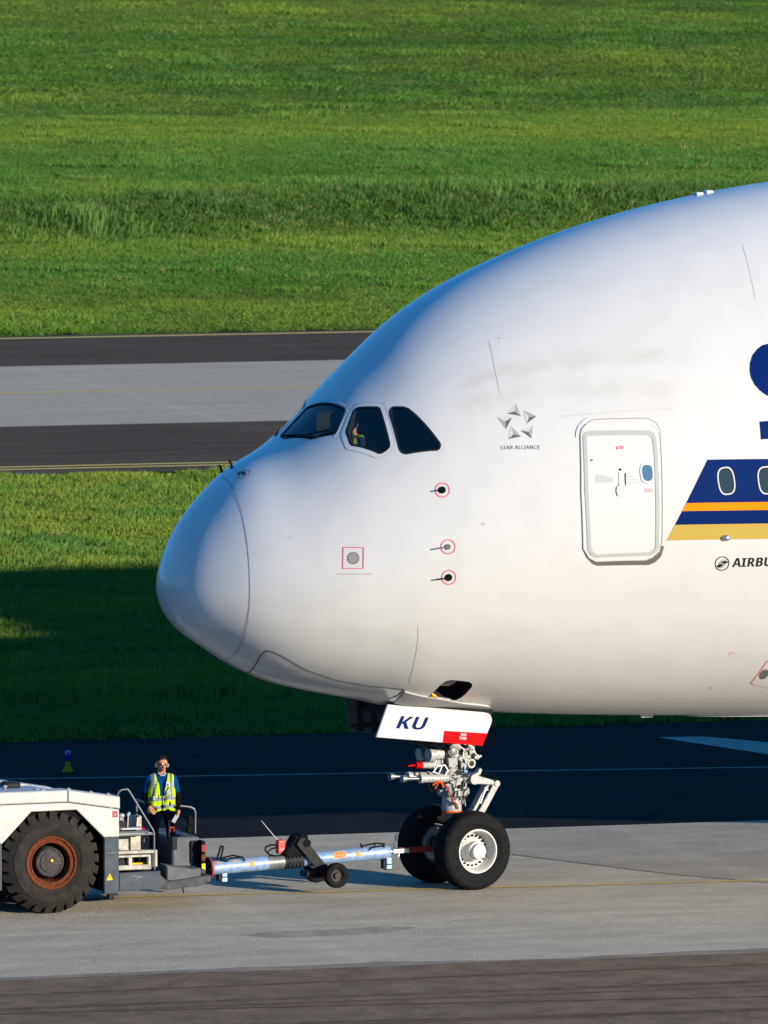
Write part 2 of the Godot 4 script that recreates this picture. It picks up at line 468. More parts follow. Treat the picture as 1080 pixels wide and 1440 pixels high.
func skin(u: float, deg: float, off := 0.0) -> Array:     # [point, normal]
	var q := sqrt(maxf(u, 1e-6))
	var fi := clampf(q / QS, 0.0, QN - 2.0)
	var i := int(fi)
	var f := fi - i
	var w := lerpf(tab[0][i], tab[0][i + 1], f)
	var y := lerpf(tab[1][i], tab[1][i + 1], f)
	var t := lerpf(tab[2][i], tab[2][i + 1], f)
	var b := lerpf(tab[3][i], tab[3][i + 1], f)
	var dw := lerpf(der[0][i], der[0][i + 1], f)
	var dy := lerpf(der[1][i], der[1][i + 1], f)
	var dt := lerpf(der[2][i], der[2][i + 1], f)
	var db := lerpf(der[3][i], der[3][i + 1], f)
	var a := deg_to_rad(deg)
	var s := sin(a)
	var c := cos(a)
	var h := t - y if s > 0 else y - b
	var dh := dt - dy if s > 0 else dy - db
	var p := Vector3(NOSE_X + u, y + h * s, w * c)
	var tq := Vector3(2 * q, dy + dh * s, dw * c)
	var ta := Vector3(0, h * c, -w * s)
	var nn := tq.cross(ta)
	if nn.length_squared() < 1e-12: nn = Vector3(-1, 0, 0)
	nn = nn.normalized()
	if nn.dot(Vector3(-0.2 if q > .1 else -1.0, s, c)) < 0: nn = -nn
	return [p + nn * off, nn]

func dom(list: Array) -> PackedVector2Array:
	var p := PackedVector2Array()
	for i in range(0, list.size(), 2): p.append(Vector2(list[i], list[i + 1] * K))
	return p

func dirt(u: float, deg: float) -> Color:
	var g := 1.0 - 0.035 * clampf(noise_a.get_noise_2d(u * 30.0, deg * 1.2) * 1.6 + 0.3, 0, 1) - 0.03 * clampf(noise_b.get_noise_2d(u * 8.0, deg * 4.0) * 2.0, 0, 1)
	var warm := 0.0
	if u > 3.6 and u < 8.2 and deg > 18 and deg < 46:      # old grime round the forward door
		var e: float = exp(-pow((deg - (43.5 - 3.0 * (u - 4.4))) / 1.6, 2)) + 0.8 * exp(-pow((deg - (37.5 - 3.4 * (u - 4.4))) / 1.8, 2)) + 0.6 * exp(-pow((u - 4.35) / .12, 2)) * smoothstep(20, 26, deg) * (1 - smoothstep(38, 44, deg))
		warm = 0.14 * e * smoothstep(4.1, 4.6, u) * (1 - smoothstep(7.4, 7.9, u)) * (0.7 + 0.6 * noise_b.get_noise_2d(u * 40, deg * 9))
	return Color(g - warm, g - warm * 1.1, g - warm * 1.5)

var noise_a := FastNoiseLite.new()
var noise_b := FastNoiseLite.new()

func skin_tris(mb: MB, pg: PackedVector2Array, off: float, shade := false) -> void:
	var ids := Geometry2D.triangulate_polygon(pg)
	var ps := []
	for p in pg: ps.append(skin(p.x, p.y / K, off))
	for i in range(0, ids.size(), 3):
		var a: Array = ps[ids[i]]
		var b: Array = ps[ids[i + 1]]
		var d: Array = ps[ids[i + 2]]
		var before := mb.v.size()
		mb.tri(a[0], b[0], d[0], a[1], b[1], d[1])
		if shade and mb.v.size() > before:
			for k in 3:
				var pt: Vector3 = mb.v[before + k]
				for w in 3:
					if pt.is_equal_approx(ps[ids[i + w]][0]): mb.c[before + k] = dirt(pg[ids[i + w]].x, pg[ids[i + w]].y / K)

# skin over a grid of stations and angles, with holes cut clean out of it
func skin_grid(us: Array, vs: Array, holes: Array, off: float, shade := false) -> ArrayMesh:
	var mb := MB.new()
	var boxes := []
	for h in holes:
		var r := Rect2(h[0], Vector2.ZERO)
		for p in h: r = r.expand(p)
		boxes.append(r)
	for i in us.size() - 1:
		for j in vs.size() - 1:
			var cell := Rect2(us[i], vs[j] * K, us[i + 1] - us[i], (vs[j + 1] - vs[j]) * K)
			var parts: Array = [PackedVector2Array([cell.position, Vector2(cell.end.x, cell.position.y), cell.end, Vector2(cell.position.x, cell.end.y)])]
			for k in holes.size():
				if boxes[k].intersects(cell, true):
					var nxt := []
					for pg in parts: nxt.append_array(Geometry2D.clip_polygons(pg, holes[k]))
					parts = nxt
			for pg in parts:
				if pg.size() == 4 and parts.size() == 1:
					var a := skin(pg[0].x, pg[0].y / K, off)
					var b := skin(pg[1].x, pg[1].y / K, off)
					var d := skin(pg[2].x, pg[2].y / K, off)
					var e := skin(pg[3].x, pg[3].y / K, off)
					if not shade: mb.quads(a[0], b[0], d[0], e[0], a[1], b[1], d[1], e[1])
					else: skin_tris(mb, pg, off, true)
				elif pg.size() > 2: skin_tris(mb, pg, off, shade)
	return mb.done(false, shade)

# a piece laid on the skin: outline less holes, lifted by off
func patch_into(mb: MB, outline: PackedVector2Array, off: float, holes: Array = [], step := 0.12) -> void:
	var r := Rect2(outline[0], Vector2.ZERO)
	for p in outline: r = r.expand(p)
	var nx := maxi(1, ceili(r.size.x / step))
	var ny := maxi(1, ceili(r.size.y / step))
	if holes.size(): nx = maxi(nx, 4); ny = maxi(ny, 4)
	for i in nx:
		for j in ny:
			var x0 := r.position.x + r.size.x * i / nx
			var x1 := r.position.x + r.size.x * (i + 1) / nx
			var y0 := r.position.y + r.size.y * j / ny
			var y1 := r.position.y + r.size.y * (j + 1) / ny
			var parts: Array = Geometry2D.intersect_polygons(PackedVector2Array([Vector2(x0, y0), Vector2(x1, y0), Vector2(x1, y1), Vector2(x0, y1)]), outline)
			for h in holes:
				var nxt := []
				for pg in parts: nxt.append_array(Geometry2D.clip_polygons(pg, h))
				parts = nxt
			for pg in parts:
				if pg.size() > 2 and not Geometry2D.is_polygon_clockwise(pg): skin_tris(mb, pg, off)

func patch(outline: PackedVector2Array, off: float, holes: Array = [], step := 0.12) -> ArrayMesh:
	var mb := MB.new()
	patch_into(mb, outline, off, holes, step)
	return mb.done()

func walls_into(mb: MB, outline: PackedVector2Array, off0: float, off1: float, outward := true) -> void:
	var cw := Geometry2D.is_polygon_clockwise(outline)
	var cnt := outline.size()
	for i in cnt:
		var p := outline[i]
		var q := outline[(i + 1) % cnt]
		var n := maxi(1, ceili(p.distance_to(q) / 0.1))
		for k in n:
			var a := p.lerp(q, float(k) / n)
			var b := p.lerp(q, float(k + 1) / n)
			var a0: Vector3 = skin(a.x, a.y / K, off0)[0]
			var b0: Vector3 = skin(b.x, b.y / K, off0)[0]
			var sa := skin(a.x, a.y / K, off1)
			var b1: Vector3 = skin(b.x, b.y / K, off1)[0]
			var nn: Vector3 = (b0 - a0).cross(sa[1]).normalized()
			var e := (q - p).normalized()
			var o2 := Vector2(e.y, -e.x) * (-1.0 if cw else 1.0)
			var probe: Vector3 = skin(a.x + o2.x * 0.02, (a.y + o2.y * 0.02) / K, off0)[0] - a0
			if nn.dot(probe) < 0: nn = -nn
			if not outward: nn = -nn
			mb.quad(a0, b0, b1, sa[0], nn)

func slab(outline: PackedVector2Array, off0: float, off1: float, holes: Array = []) -> ArrayMesh:
	var mb := MB.new()
	patch_into(mb, outline, off1, holes)
	walls_into(mb, outline, off0, off1)
	for h in holes: walls_into(mb, h, off0, off1, false)
	return mb.done()

func grown(p: PackedVector2Array, by: float) -> PackedVector2Array:
	var r := Geometry2D.offset_polygon(p, by, Geometry2D.JOIN_ROUND)
	return r[0] if r.size() else p

func line_on(pts: Array, width: float, off := 0.004) -> ArrayMesh:
	var mb := MB.new()
	var line := dom(pts)
	var fine := PackedVector2Array()
	for i in line.size() - 1:
		var n := maxi(1, ceili(line[i].distance_to(line[i + 1]) / 0.15))
		for k in n: fine.append(line[i].lerp(line[i + 1], float(k) / n))
	fine.append(line[line.size() - 1])
	for i in fine.size() - 1:
		var a := skin(fine[i].x, fine[i].y / K, off)
		var b := skin(fine[i + 1].x, fine[i + 1].y / K, off)
		var sd: Vector3 = (b[0] - a[0]).cross(a[1]).normalized() * (width / 2)
		mb.quads(a[0] - sd, a[0] + sd, b[0] + sd, b[0] - sd, a[1], a[1], b[1], b[1])
	return mb.done()

# metric ellipse on the skin
func disc_on(u: float, deg: float, rx: float, ry: float, cnt := 32, power := 1.0) -> PackedVector2Array:
	var p: Vector3 = skin(u, deg)[0]
	var tu: Vector3 = (skin(u + .01, deg)[0] - p) / .01
	var tv: Vector3 = (skin(u, deg + .1)[0] - p) / (.1 * K)
	var e1 := tu.normalized()
	var e2 := (tv - e1 * tv.dot(e1)).normalized()
	var out := PackedVector2Array()
	for i in cnt:
		var c := cos(TAU * i / cnt)
		var s := sin(TAU * i / cnt)
		var dv := signf(s) * pow(absf(s), power) * ry / tv.dot(e2)
		out.append(Vector2(u + (signf(c) * pow(absf(c), power) * rx - dv * tv.dot(e1)) / tu.length(), deg * K + dv))
	return out

func glyphs(text: String, face := "Droid Sans", weight := 400) -> Array:     # triangles of the lettering, 1 unit high capitals
	var f := SystemFont.new()
	f.font_names = PackedStringArray([face])
	f.font_weight = weight
	var t := TextMesh.new()
	t.font = f
	t.font_size = 64
	t.pixel_size = 1.0 / 46.0
	t.depth = 0.05
	t.text = text
	t.horizontal_alignment = HORIZONTAL_ALIGNMENT_LEFT
	t.curve_step = 1.0
	var a := t.get_mesh_arrays()
	var v: PackedVector3Array = a[Mesh.ARRAY_VERTEX]
	var n: PackedVector3Array = a[Mesh.ARRAY_NORMAL]
	var ix = a[Mesh.ARRAY_INDEX]
	var out := []
	var lo := Vector2(1e9, 1e9)
	var hi := -lo
	var cnt: int = ix.size() if ix != null and ix.size() else v.size()
	for i in range(0, cnt, 3):
		var k := [ix[i], ix[i + 1], ix[i + 2]] if ix != null and ix.size() else [i, i + 1, i + 2]
		if n[k[0]].z < 0.5: continue
		for j in 3:
			var p := Vector2(v[k[j]].x, v[k[j]].y)
			lo = lo.min(p); hi = hi.max(p)
			out.append(p)
	var w := (hi.x - lo.x) / (hi.y - lo.y)
	for i in out.size(): out[i] = (out[i] - lo) / (hi - lo)     # 0..1 in both directions
	return [out, w]

# lettering on the skin inside the corner points a (lower left), b (upper left), c (lower right), all as u, deg
func text_on(text: String, a: Vector2, b: Vector2, c: Vector2, m: Material, parent: Node, called: String, weight := 400, off := 0.005) -> MeshInstance3D:
	var g: Array = glyphs(text, "Droid Sans", weight)[0]
	var mb := MB.new()
	for i in range(0, g.size(), 3):
		var q := []
		for k in 3:
			var s: Vector2 = a + (c - a) * g[i + k].x + (b - a) * g[i + k].y
			q.append(skin(s.x, s.y, off))
		mb.tri(q[0][0], q[1][0], q[2][0], q[0][1], q[1][1], q[2][1])
	return put(called, mb.done(), m, parent)

# lettering on a flat face: o lower left corner, x and y edges
func text_flat(text: String, o: Vector3, x: Vector3, y: Vector3, m: Material, parent: Node, called: String, weight := 400, slant := 0.0) -> MeshInstance3D:
	var g: Array = glyphs(text, "Droid Sans", weight)[0]
	var mb := MB.new()
	var nn := x.cross(y).normalized()
	for i in range(0, g.size(), 3):
		var q := []
		for k in 3: q.append(o + x * (g[i + k].x + slant * g[i + k].y) + y * g[i + k].y)
		mb.tri(q[0], q[1], q[2], nn, nn, nn)
	return put(called, mb.done(), m, parent)

# ================================================================ the scene
func _ready() -> void:
	# camera: on a terrace about 170 m away, long lens
	var cam := Camera3D.new()
	cam.name = "camera"
	add_child(cam)
	cam.look_at_from_position(Vector3(-47.97224, 19.86455, 161.95157), Vector3(-47.97224, 19.86455, 161.95157) + Vector3(0.276758, -0.081884, -0.957444))
	cam.fov = 5.51085
	cam.near = 1.0
	cam.far = 6000.0
	cam.current = true
	var lens := CameraAttributesPhysical.new()      # long lens focused on the airliner; the far grass falls a little soft
	lens.frustum_focal_length = 12.0 / tan(deg_to_rad(5.51085 / 2.0))
	lens.frustum_focus_distance = 169.0
	lens.frustum_near = 1.0
	lens.frustum_far = 6000.0
	lens.exposure_aperture = 5.0
	cam.attributes = lens
	# sky
	var sm := ProceduralSkyMaterial.new()
	sm.sky_top_color = Color(.015, .16, .46).linear_to_srgb()
	sm.sky_horizon_color = Color(.12, .38, .68).linear_to_srgb()
	sm.sky_curve = 0.12
	sm.ground_horizon_color = Color(.10, .13, .12).linear_to_srgb()
	sm.ground_bottom_color = Color(.05, .06, .04).linear_to_srgb()
	sm.sun_angle_max = 6.0
	sm.sky_energy_multiplier = 0.9
	var sky := Sky.new()
	sky.sky_material = sm
	var env := Environment.new()
	env.background_mode = Environment.BG_SKY
	env.sky = sky
	env.tonemap_mode = Environment.TONE_MAPPER_LINEAR
	env.tonemap_exposure = 1.83
	env.sdfgi_enabled = true
	env.ssao_enabled = true
	env.ssil_enabled = true
	var we := WorldEnvironment.new()
	we.name = "environment"
	we.environment = env
	add_child(we)
	# sun: low, behind the camera on the right
	var sun := DirectionalLight3D.new()
	sun.name = "sun"
	add_child(sun)
	var az := deg_to_rad(36.0)
	var el := deg_to_rad(10.9)
	sun.look_at_from_position(Vector3(sin(az) * cos(el), sin(el), cos(az) * cos(el)) * 100.0, Vector3.ZERO)
	sun.light_color = Color(1.0, 0.95, 0.868)
	sun.light_energy = 1.6
	sun.light_angular_distance = 0.5
	sun.shadow_enabled = true

	rng.seed = 7
	noise_a.seed = 5; noise_a.frequency = 0.05
	noise_b.seed = 9; noise_b.frequency = 0.08
	make_materials()
	make_tables()
	make_ground()
	make_aircraft()
	make_tow_bar()
	make_tractor()
	make_crew()
	make_edge_light()
	make_grass()

# ---------------------------------------------------------------- ground
func sheet(x0: float, x1: float, z0: float, z1: float, y: float) -> ArrayMesh:
	var mb := MB.new()
	mb.quad(Vector3(x0, y, z0), Vector3(x1, y, z0), Vector3(x1, y, z1), Vector3(x0, y, z1), Vector3.UP)
	return mb.done(true)

func ribbon(pts: Array, width: float, y: float) -> ArrayMesh:
	var mb := MB.new()
	for i in pts.size() - 1:
		var a := Vector3(pts[i].x, y, pts[i].y)
		var b := Vector3(pts[i + 1].x, y, pts[i + 1].y)
		var s := (b - a).cross(Vector3.UP).normalized() * width / 2
		mb.quad(a - s, a + s, b + s, b - s, Vector3.UP)
	return mb.done(true)

func wavy(z0: float, z1: float, amp: float, y: float, sd: int) -> ArrayMesh:      # a sheet with an uneven far edge
	var f := FastNoiseLite.new()
	f.seed = sd
	f.frequency = 0.35
	f.fractal_octaves = 3
	var mb := MB.new()
	for i in 400:
		var x0 := -60.0 + i * .3
		var x1 := x0 + .3
		if i == 0: x0 = -400.0
		if i == 399: x1 = 400.0
		var e0 := z0 + amp * 2.0 * f.get_noise_1d(x0)
		var e1 := z0 + amp * 2.0 * f.get_noise_1d(x1)
		mb.quad(Vector3(x0, y, e0), Vector3(x1, y, e1), Vector3(x1, y, z1), Vector3(x0, y, z1), Vector3.UP)
	return mb.done(true)

func level(list: Array, y: float) -> ArrayMesh:
	var mb := MB.new()
	mb.flat(poly(list), y)
	return mb.done(true)

func make_ground() -> void:
	setting("ground", sheet(-2500, 2500, -4000, 700, -0.03), M.soil, "grassy earth of the airfield reaching to the horizon", "ground")
	setting("taxiway_pavement", sheet(-400, 400, -7.55, 10.6, 0.0), M.concrete, "pale grey concrete taxiway under the airliner and tow tractor", "taxiway")
	setting("foreground_asphalt", wavy(9.62, 60.0, .07, -0.004 + .006, 3), M.asphalt_brown, "brownish tyre marked asphalt along the bottom of the view", "pavement")
	setting("edge_dirt", wavy(9.30, 9.75, .16, 0.001, 8), M.edge_dirt, "dirty strip where pale concrete meets brown asphalt", "dirt")
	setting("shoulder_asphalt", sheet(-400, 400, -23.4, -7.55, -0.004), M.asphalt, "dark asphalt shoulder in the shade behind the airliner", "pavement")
	setting("far_shoulder_near_side", sheet(-400, 500, -98.3, -83.0, -0.002), M.asphalt_far, "grey asphalt shoulder on near side of far taxiway", "pavement")
	setting("far_taxiway", sheet(-400, 500, -119.9, -98.3, 0.0), M.concrete_far, "pale concrete strip of the far taxiway", "taxiway")
	setting("far_shoulder_far_side", sheet(-400, 500, -132.2, -119.9, -0.002), M.asphalt_far, "grey asphalt shoulder on far side of far taxiway", "pavement")
	setting("pavement_patch", level([.9, -6.4, 3.8, -.5, 5.4, 1.7, 16, 3.6, 16, -7.4, 1.2, -7.4], 0.004), M.concrete_patch, "slightly darker concrete slab right of the nose wheels", "pavement")
	setting("pavement_joint", ribbon([Vector2(.9, -6.4), Vector2(3.8, -.5), Vector2(5.4, 1.7), Vector2(16, 3.6)], 0.025, 0.008), M.mark_faint, "dark joint along edge of the darker concrete slab", "pavement joint")
	setting("drain_strip", sheet(-400, 400, -30.2, -29.3, -0.02), M.ditch, "narrow bare drain strip in the shaded grass", "drain")
	setting("centre_line", ribbon([Vector2(-30, -1.6), Vector2(-14, -.62), Vector2(-9, -.2), Vector2(-5.6, .1), Vector2(5.05, .74), Vector2(30, 2.2)], 0.13, 0.010), M.mark_yellow, "thin faded yellow guide line passing under nose wheels", "road marking")
	setting("shoulder_line", ribbon([Vector2(-40, -22.4), Vector2(-1.74, -17.25), Vector2(4.38, -16.46), Vector2(10.4, -15.6), Vector2(40, -11.5)], 0.10, 0.002), M.mark_pale, "thin white line across shaded asphalt behind the gear", "road marking")
	setting("shoulder_bar", level([10.08, -21.0, 10.92, -20.9, 13.2, -17.2, 13.0, -14.0, 11.07, -17.63], 0.003), M.mark_pale, "broad pale painted bar on shaded asphalt under the fuselage", "road marking")
	setting("far_edge_line", ribbon([Vector2(-400, -84.75), Vector2(500, -84.75)], 0.32, 0.003), M.mark_yellow, "yellow edge line nearest to us on far taxiway", "road marking")
	setting("far_edge_line", ribbon([Vector2(-400, -85.5), Vector2(500, -85.5)], 0.32, 0.003), M.mark_yellow, "second yellow edge line just beyond the nearest one", "road marking")
	setting("far_centre_line", ribbon([Vector2(-400, -109.9), Vector2(500, -109.9)], 0.35, 0.005), M.mark_yellow, "yellow centre line of pale far taxiway", "road marking")
	setting("far_verge_line", ribbon([Vector2(-400, -131.2), Vector2(500, -131.2)], 0.45, 0.003), M.mark_yellow, "yellow edge line beside the far grass", "road marking")
	for k in 7:      # rubber laid down by turning tyres
		var zz: float = [12.9, 13.35, 15.9, 16.2, 11.2, 19.6, 14.6][k]
		var pts := []
		for i in 15: pts.append(Vector2(-30 + 4.0 * i, zz + [-.02, -.02, .05, .05, -.01, .03, .09][k] * (-30 + 4.0 * i) + .15 * sin(i * .9 + k)))
		setting("tyre_mark", ribbon(pts, [.28, .16, .22, .10, .12, .3, .08][k], 0.004 + .001 * k), M.tyre_mark, ["broad dark tyre streak nearest the pale concrete on brown asphalt", "thin tyre streak just below the broad one on brown asphalt", "tyre streak crossing the bottom left of brown asphalt", "hairline tyre streak beside the bottom left one", "faint tyre streak close under the concrete edge", "broad tyre streak at the very bottom of the view", "hairline tyre streak slanting most steeply across brown asphalt"][k], "tyre mark", "tyre streaks on foreground asphalt")
	setting("oil_stain", level([-5.0, 5.35, -4.4, 5.05, -3.4, 5.1, -2.6, 4.9, -2.1, 5.2, -2.7, 5.6, -3.6, 5.75, -4.6, 5.8], 0.004), M.stain, "darker worn smear on concrete in front of the tow bar", "stain")

# ---------------------------------------------------------------- aircraft
func make_aircraft() -> void:
	var a := thing("airliner", "large white airliner with navy and gold stripe, nose wheels hitched to a tow bar", "airliner")
	var us := []
	var q := 0.0
	while q < 3.72:
		us.append(maxf(q * q, 1e-6))
		q += 0.03
	for x in [15.5, 18, 22, 27, 31, 33, 35, 37, 39, 41, 43, 45, 47, 49, 51, 53, 55, 55.9]: us.append(float(x))
	var vs := []
	for i in 145: vs.append(-90.0 + 2.5 * i)
	var front := dom(F.front_pane)
	for i in front.size(): front[i].y = minf(front[i].y, 91.5 * K)
	var other := PackedVector2Array()
	for p in front: other.append(Vector2(p.x, maxf(180.0 * K - p.y, 95.0 * K)))
	var side := dom(F.side_pane)
	var rear := dom(F.rear_pane)
	var bay := dom(F.bay_hole)
	var door := dom(F.door_out)
	var panes := [front, side, rear, other]
	var body := put("fuselage", skin_grid(us, vs, [front, side, rear, other, bay], 0.0, true), M.paint, a)
	# dark cockpit behind the panes
	var ius := []
	for i in 33: ius.append(1.5 + 0.1 * i)
	var ivs := []
	for i in 61: ivs.append(-2.0 + 3.2 * i)
	var ih := []
	for p in panes: ih.append(grown(p, 0.02))
	var cp := put("cockpit_lining", skin_grid(ius, ivs, ih, -0.13), M.cockpit, a)
	var mb := MB.new()
	mb.prism(poly([-3.1, 5.4, -.2, 5.4, -.2, 5.5, -3.1, 5.5]), -1.6, 1.6, 0.01)
	put("cockpit_floor", mb.done(), M.cockpit, a)
	mb = MB.new()
	var hubp := Vector3(skin(4.65, 0)[0].x, 6.2, 0)
	for j in ivs.size() - 1: mb.tri(hubp, skin(4.65, ivs[j], -.13)[0], skin(4.65, ivs[j + 1], -.13)[0], Vector3(-1, 0, 0), Vector3(-1, 0, 0), Vector3(-1, 0, 0))
	mb.tri(hubp, skin(4.65, ivs[0], -.13)[0], skin(4.65, ivs[ivs.size() - 1], -.13)[0], Vector3(-1, 0, 0), Vector3(-1, 0, 0), Vector3(-1, 0, 0))
	put("cockpit_bulkhead", mb.done(), M.cockpit, a)
	for s in [-1.0, 1.0]:
		mb = MB.new()
		mb.box(Vector3(-1.72, 6.25, .55 * s - .26), Vector3(-1.5, 7.2, .55 * s + .26), 0.06)
		mb.box(Vector3(-1.66, 7.22, .55 * s - .14), Vector3(-1.54, 7.5, .55 * s + .14), 0.05)
		mb.box(Vector3(-2.1, 6.15, .55 * s - .26), Vector3(-1.6, 6.3, .55 * s + .26), 0.04)
		mb.box(Vector3(-1.95, 5.5, .55 * s - .1), Vector3(-1.6, 6.2, .55 * s + .1), 0.03)
		put("pilot_seat", mb.done(), M.cockpit, a)
	mb = MB.new()
	mb.prism(poly([-2.95, 6.3, -2.55, 6.9, -2.3, 6.95, -2.3, 6.85, -2.6, 6.5, -2.7, 5.5, -2.95, 5.5]), -1.2, 1.2, 0.02)
	put("instrument_panel", mb.done(), M.cockpit, a)
	for i in panes.size():
		var p: PackedVector2Array = panes[i]
		mb = MB.new()
		patch_into(mb, grown(p, 0.012), 0.004, [grown(p, -0.016)], 0.1)
		walls_into(mb, p, -0.13, 0.0, false)
		var wf := put("cockpit_window", mb.done(), M.gasket, a)
		put("pane", patch(grown(p, -0.02), -0.012, [], 0.1), M.pane, wf)
		if i != 1: continue
		mb = MB.new()
		patch_into(mb, grown(p, 0.075), 0.003, [grown(p, 0.012)], 0.1)
		put("surround", mb.done(), M.paint2, wf)
		var ol := grown(p, 0.078)
		mb = MB.new()
		patch_into(mb, ol, 0.0045, [grown(p, 0.070)], 0.1)
		put("edge_line", mb.done(), M.seal, wf)
	# windscreen wiper
	mb = MB.new()
	var w0: Vector3 = skin(1.98, 84, 0.03)[0]
	var w1: Vector3 = skin(2.30, 62.5, 0.035)[0]
	mb.tube([w0, w1], 0.012)
	mb.tube([skin(2.0, 84, 0.02)[0], skin(2.22, 68, .045)[0], skin(2.50, 60.5, 0.03)[0]], 0.010)
	put("wiper", mb.done(), M.black, a)
	# joints in the skin
	var ring := []
	for i in 71: ring.append_array([1.0 + 0.035 * cos(deg_to_rad((-88.0 + i * 2.5) - 20)), -88.0 + i * 2.5])
	put("radome_joint", line_on(ring, 0.013), M.radome_line, body)
	put("panel_joint", line_on(F.noselow, 0.022), M.seam, body)
	put("panel_joint", line_on(F.noselow_end, 0.022), M.seam, body)
	put("panel_joint", line_on(F.vseam, 0.009), M.seam_soft, body)
	put("panel_joint", line_on(F.seamA, 0.007), M.seam_soft, body)
	put("panel_joint", line_on(F.seamB, 0.007), M.seam_soft, body)
	put("panel_joint", line_on(F.rivets, 0.009), M.seam_soft, body)
	put("lightning_strip", line_on(F.radome_scratch, 0.014, 0.008), M.white, body)
	mb = MB.new()
	for i in 26:      # rivets over the windscreen and along the door's top joint
		var f := i / 25.0
		mb.ball(skin(lerpf(2.49, 2.765, f), lerpf(90.0, 66.0, f))[0], Vector3.ONE * .008, 3, 6)
		mb.ball(skin(lerpf(2.775, 2.51, f), lerpf(62.0, 56.2, f))[0], Vector3.ONE * .008, 3, 6)
		mb.ball(skin(lerpf(5.8, 7.55, f), lerpf(26.5, 22.7, f))[0], Vector3.ONE * .007, 3, 6)
	var rv := put("rivet_rows", mb.done(), M.seam_soft, body)
	rv.set_meta("kind", "stuff")
	# recess in the lower skin and the plate over the gear bay
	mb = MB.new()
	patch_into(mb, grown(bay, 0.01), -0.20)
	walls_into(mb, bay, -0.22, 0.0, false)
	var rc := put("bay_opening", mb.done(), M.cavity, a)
	put("inner_plate", patch(dom([4.18, -52.5, 4.24, -50.2, 4.44, -51, 4.40, -55.0, 4.34, -57.5, 4.13, -57]), -0.10), M.gear_grey, rc)
	put("latch", slab(dom([4.06, -62.6, 4.08, -59.5, 4.17, -61.5, 4.2, -64]), -0.02, 0.012), M.yellow, rc)
	var sill := dom(F.plate)
	for i in sill.size(): sill[i].x = maxf(sill[i].x, 3.60 + .002 * i)
	put("gear_bay_sill", slab(sill, -0.02, 0.025), M.grey_paint, a)
	# forward door
	var dr := put("cabin_door", slab(door, -0.02, 0.010), M.paint2, a)
	var sl := dom(F.seal)
	put("seal", patch(sl, 0.018, [grown(sl, -0.058)], 0.1), M.seal, dr)
	put("rim_line", patch(grown(door, 0.004), 0.0155, [grown(door, -0.008)], 0.1), M.port, dr)
	put("rain_cover", slab(dom(F.cap), 0.0, 0.014), M.paint2, dr)
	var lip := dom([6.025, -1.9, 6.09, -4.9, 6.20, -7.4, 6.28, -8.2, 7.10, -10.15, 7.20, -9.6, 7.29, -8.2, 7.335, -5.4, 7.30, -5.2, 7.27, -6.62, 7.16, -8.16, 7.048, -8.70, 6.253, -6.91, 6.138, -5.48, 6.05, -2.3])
	put("sill_shade", patch(lip, 0.005), M.seam, dr)  # shade under the door edge, painted as a flat dark strip
	var dp := dom(F.door_pane)
	put("door_window_frame", slab(grown(dp, 0.03), 0.01, 0.021, [dp]), M.paint2, dr)
	put("door_window", patch(dp, 0.017), M.door_pane, dr)
	put("exit_sign", patch(dom(F.exit), 0.019), M.red_line, dr)
	text_on("EXIT", Vector2(6.622, 16.95), Vector2(6.622, 17.32), Vector2(6.70, 16.80), M.white, dr, "exit_lettering", 700, 0.022)
	put("handle", slab(dom(F.handle), 0.01, 0.019), M.paint2, dr)
	put("handle_cover", slab(dom(F.handle_box), 0.01, 0.03), M.paint2, dr)
	put("arrow", patch(dom(F.arrow), 0.020), M.print_black, dr)
	var tb := dom(F.text_block)
	for k in 5:
		var f0 := 0.06 + k * 0.2
		var o0: Vector2 = tb[0].lerp(tb[3], f0)
		var o1: Vector2 = tb[1].lerp(tb[2], f0)
		if k == 0: o1 = o0.lerp(o1, 0.55)
		put("instruction_line", line_on([o0.x, o0.y / K, o1.x, o1.y / K], 0.012, 0.018), M.print_pale, dr)
	tb = dom(F.text_block2)
	for k in 3:
		var o0: Vector2 = tb[0].lerp(tb[3], 0.1 + k * 0.4)
		var o1: Vector2 = tb[1].lerp(tb[2], 0.1 + k * 0.4)
		put("instruction_line", line_on([o0.x, o0.y / K, o1.x, o1.y / K], 0.010, 0.018), M.print_pale, dr)
	tb = dom(F.red_note)
	for k in 3:
		var o0: Vector2 = tb[0].lerp(tb[3], 0.1 + k * 0.4)
		var o1: Vector2 = tb[1].lerp(tb[2], 0.1 + k * 0.4)
		put("warning_line", line_on([o0.x, o0.y / K, o1.x, o1.y / K], 0.012, 0.018), M.pink, dr)
	put("lock_mark", patch(disc_on(6.65, 12.75, .018, .018), 0.021), M.print_black, dr)
	put("lock_mark", patch(disc_on(6.21, 15.9, .018, .014), 0.021), M.print_grey, dr)
	# stripe
	stripe(body, "navy_stripe", 5.98, 6.995, M.navy)
	stripe(body, "orange_stripe", 6.194, 6.32, M.orange, 0.006)
	stripe(body, "gold_stripe", 5.737, 5.98, M.gold)
	# cabin windows: two in the picture, the row goes on just past the frame
	var w: Array = F.win
	for k in 4:
		var u: float = w[0] + (w[2] - w[0]) * k
		var g: float = deg_at(u, 6.66)
		var outer := disc_on(u, g, .139, .222, 40, 0.72)
		var inner := disc_on(u, g, .118, .20, 40, 0.72)
		var cw := put("cabin_window", slab(outer, 0.0, 0.016, [inner]), M.seal_white, a)
		put("pane", patch(inner, 0.010), M.cabin_pane, cw)
		put("pane_seal", patch(disc_on(u, g, .121, .203, 40, .72), 0.013, [disc_on(u, g, .106, .188, 40, .72)], 0.1), M.gasket, cw)
	mb = MB.new()
	var lp := skin(F.light[0], F.light[1])
	mb.ball(lp[0], Vector3(.085, .055, .06))
	put("navigation_lamp", mb.done(), M.steel, a)
	# lettering and emblems
	var st: Array = F.startext
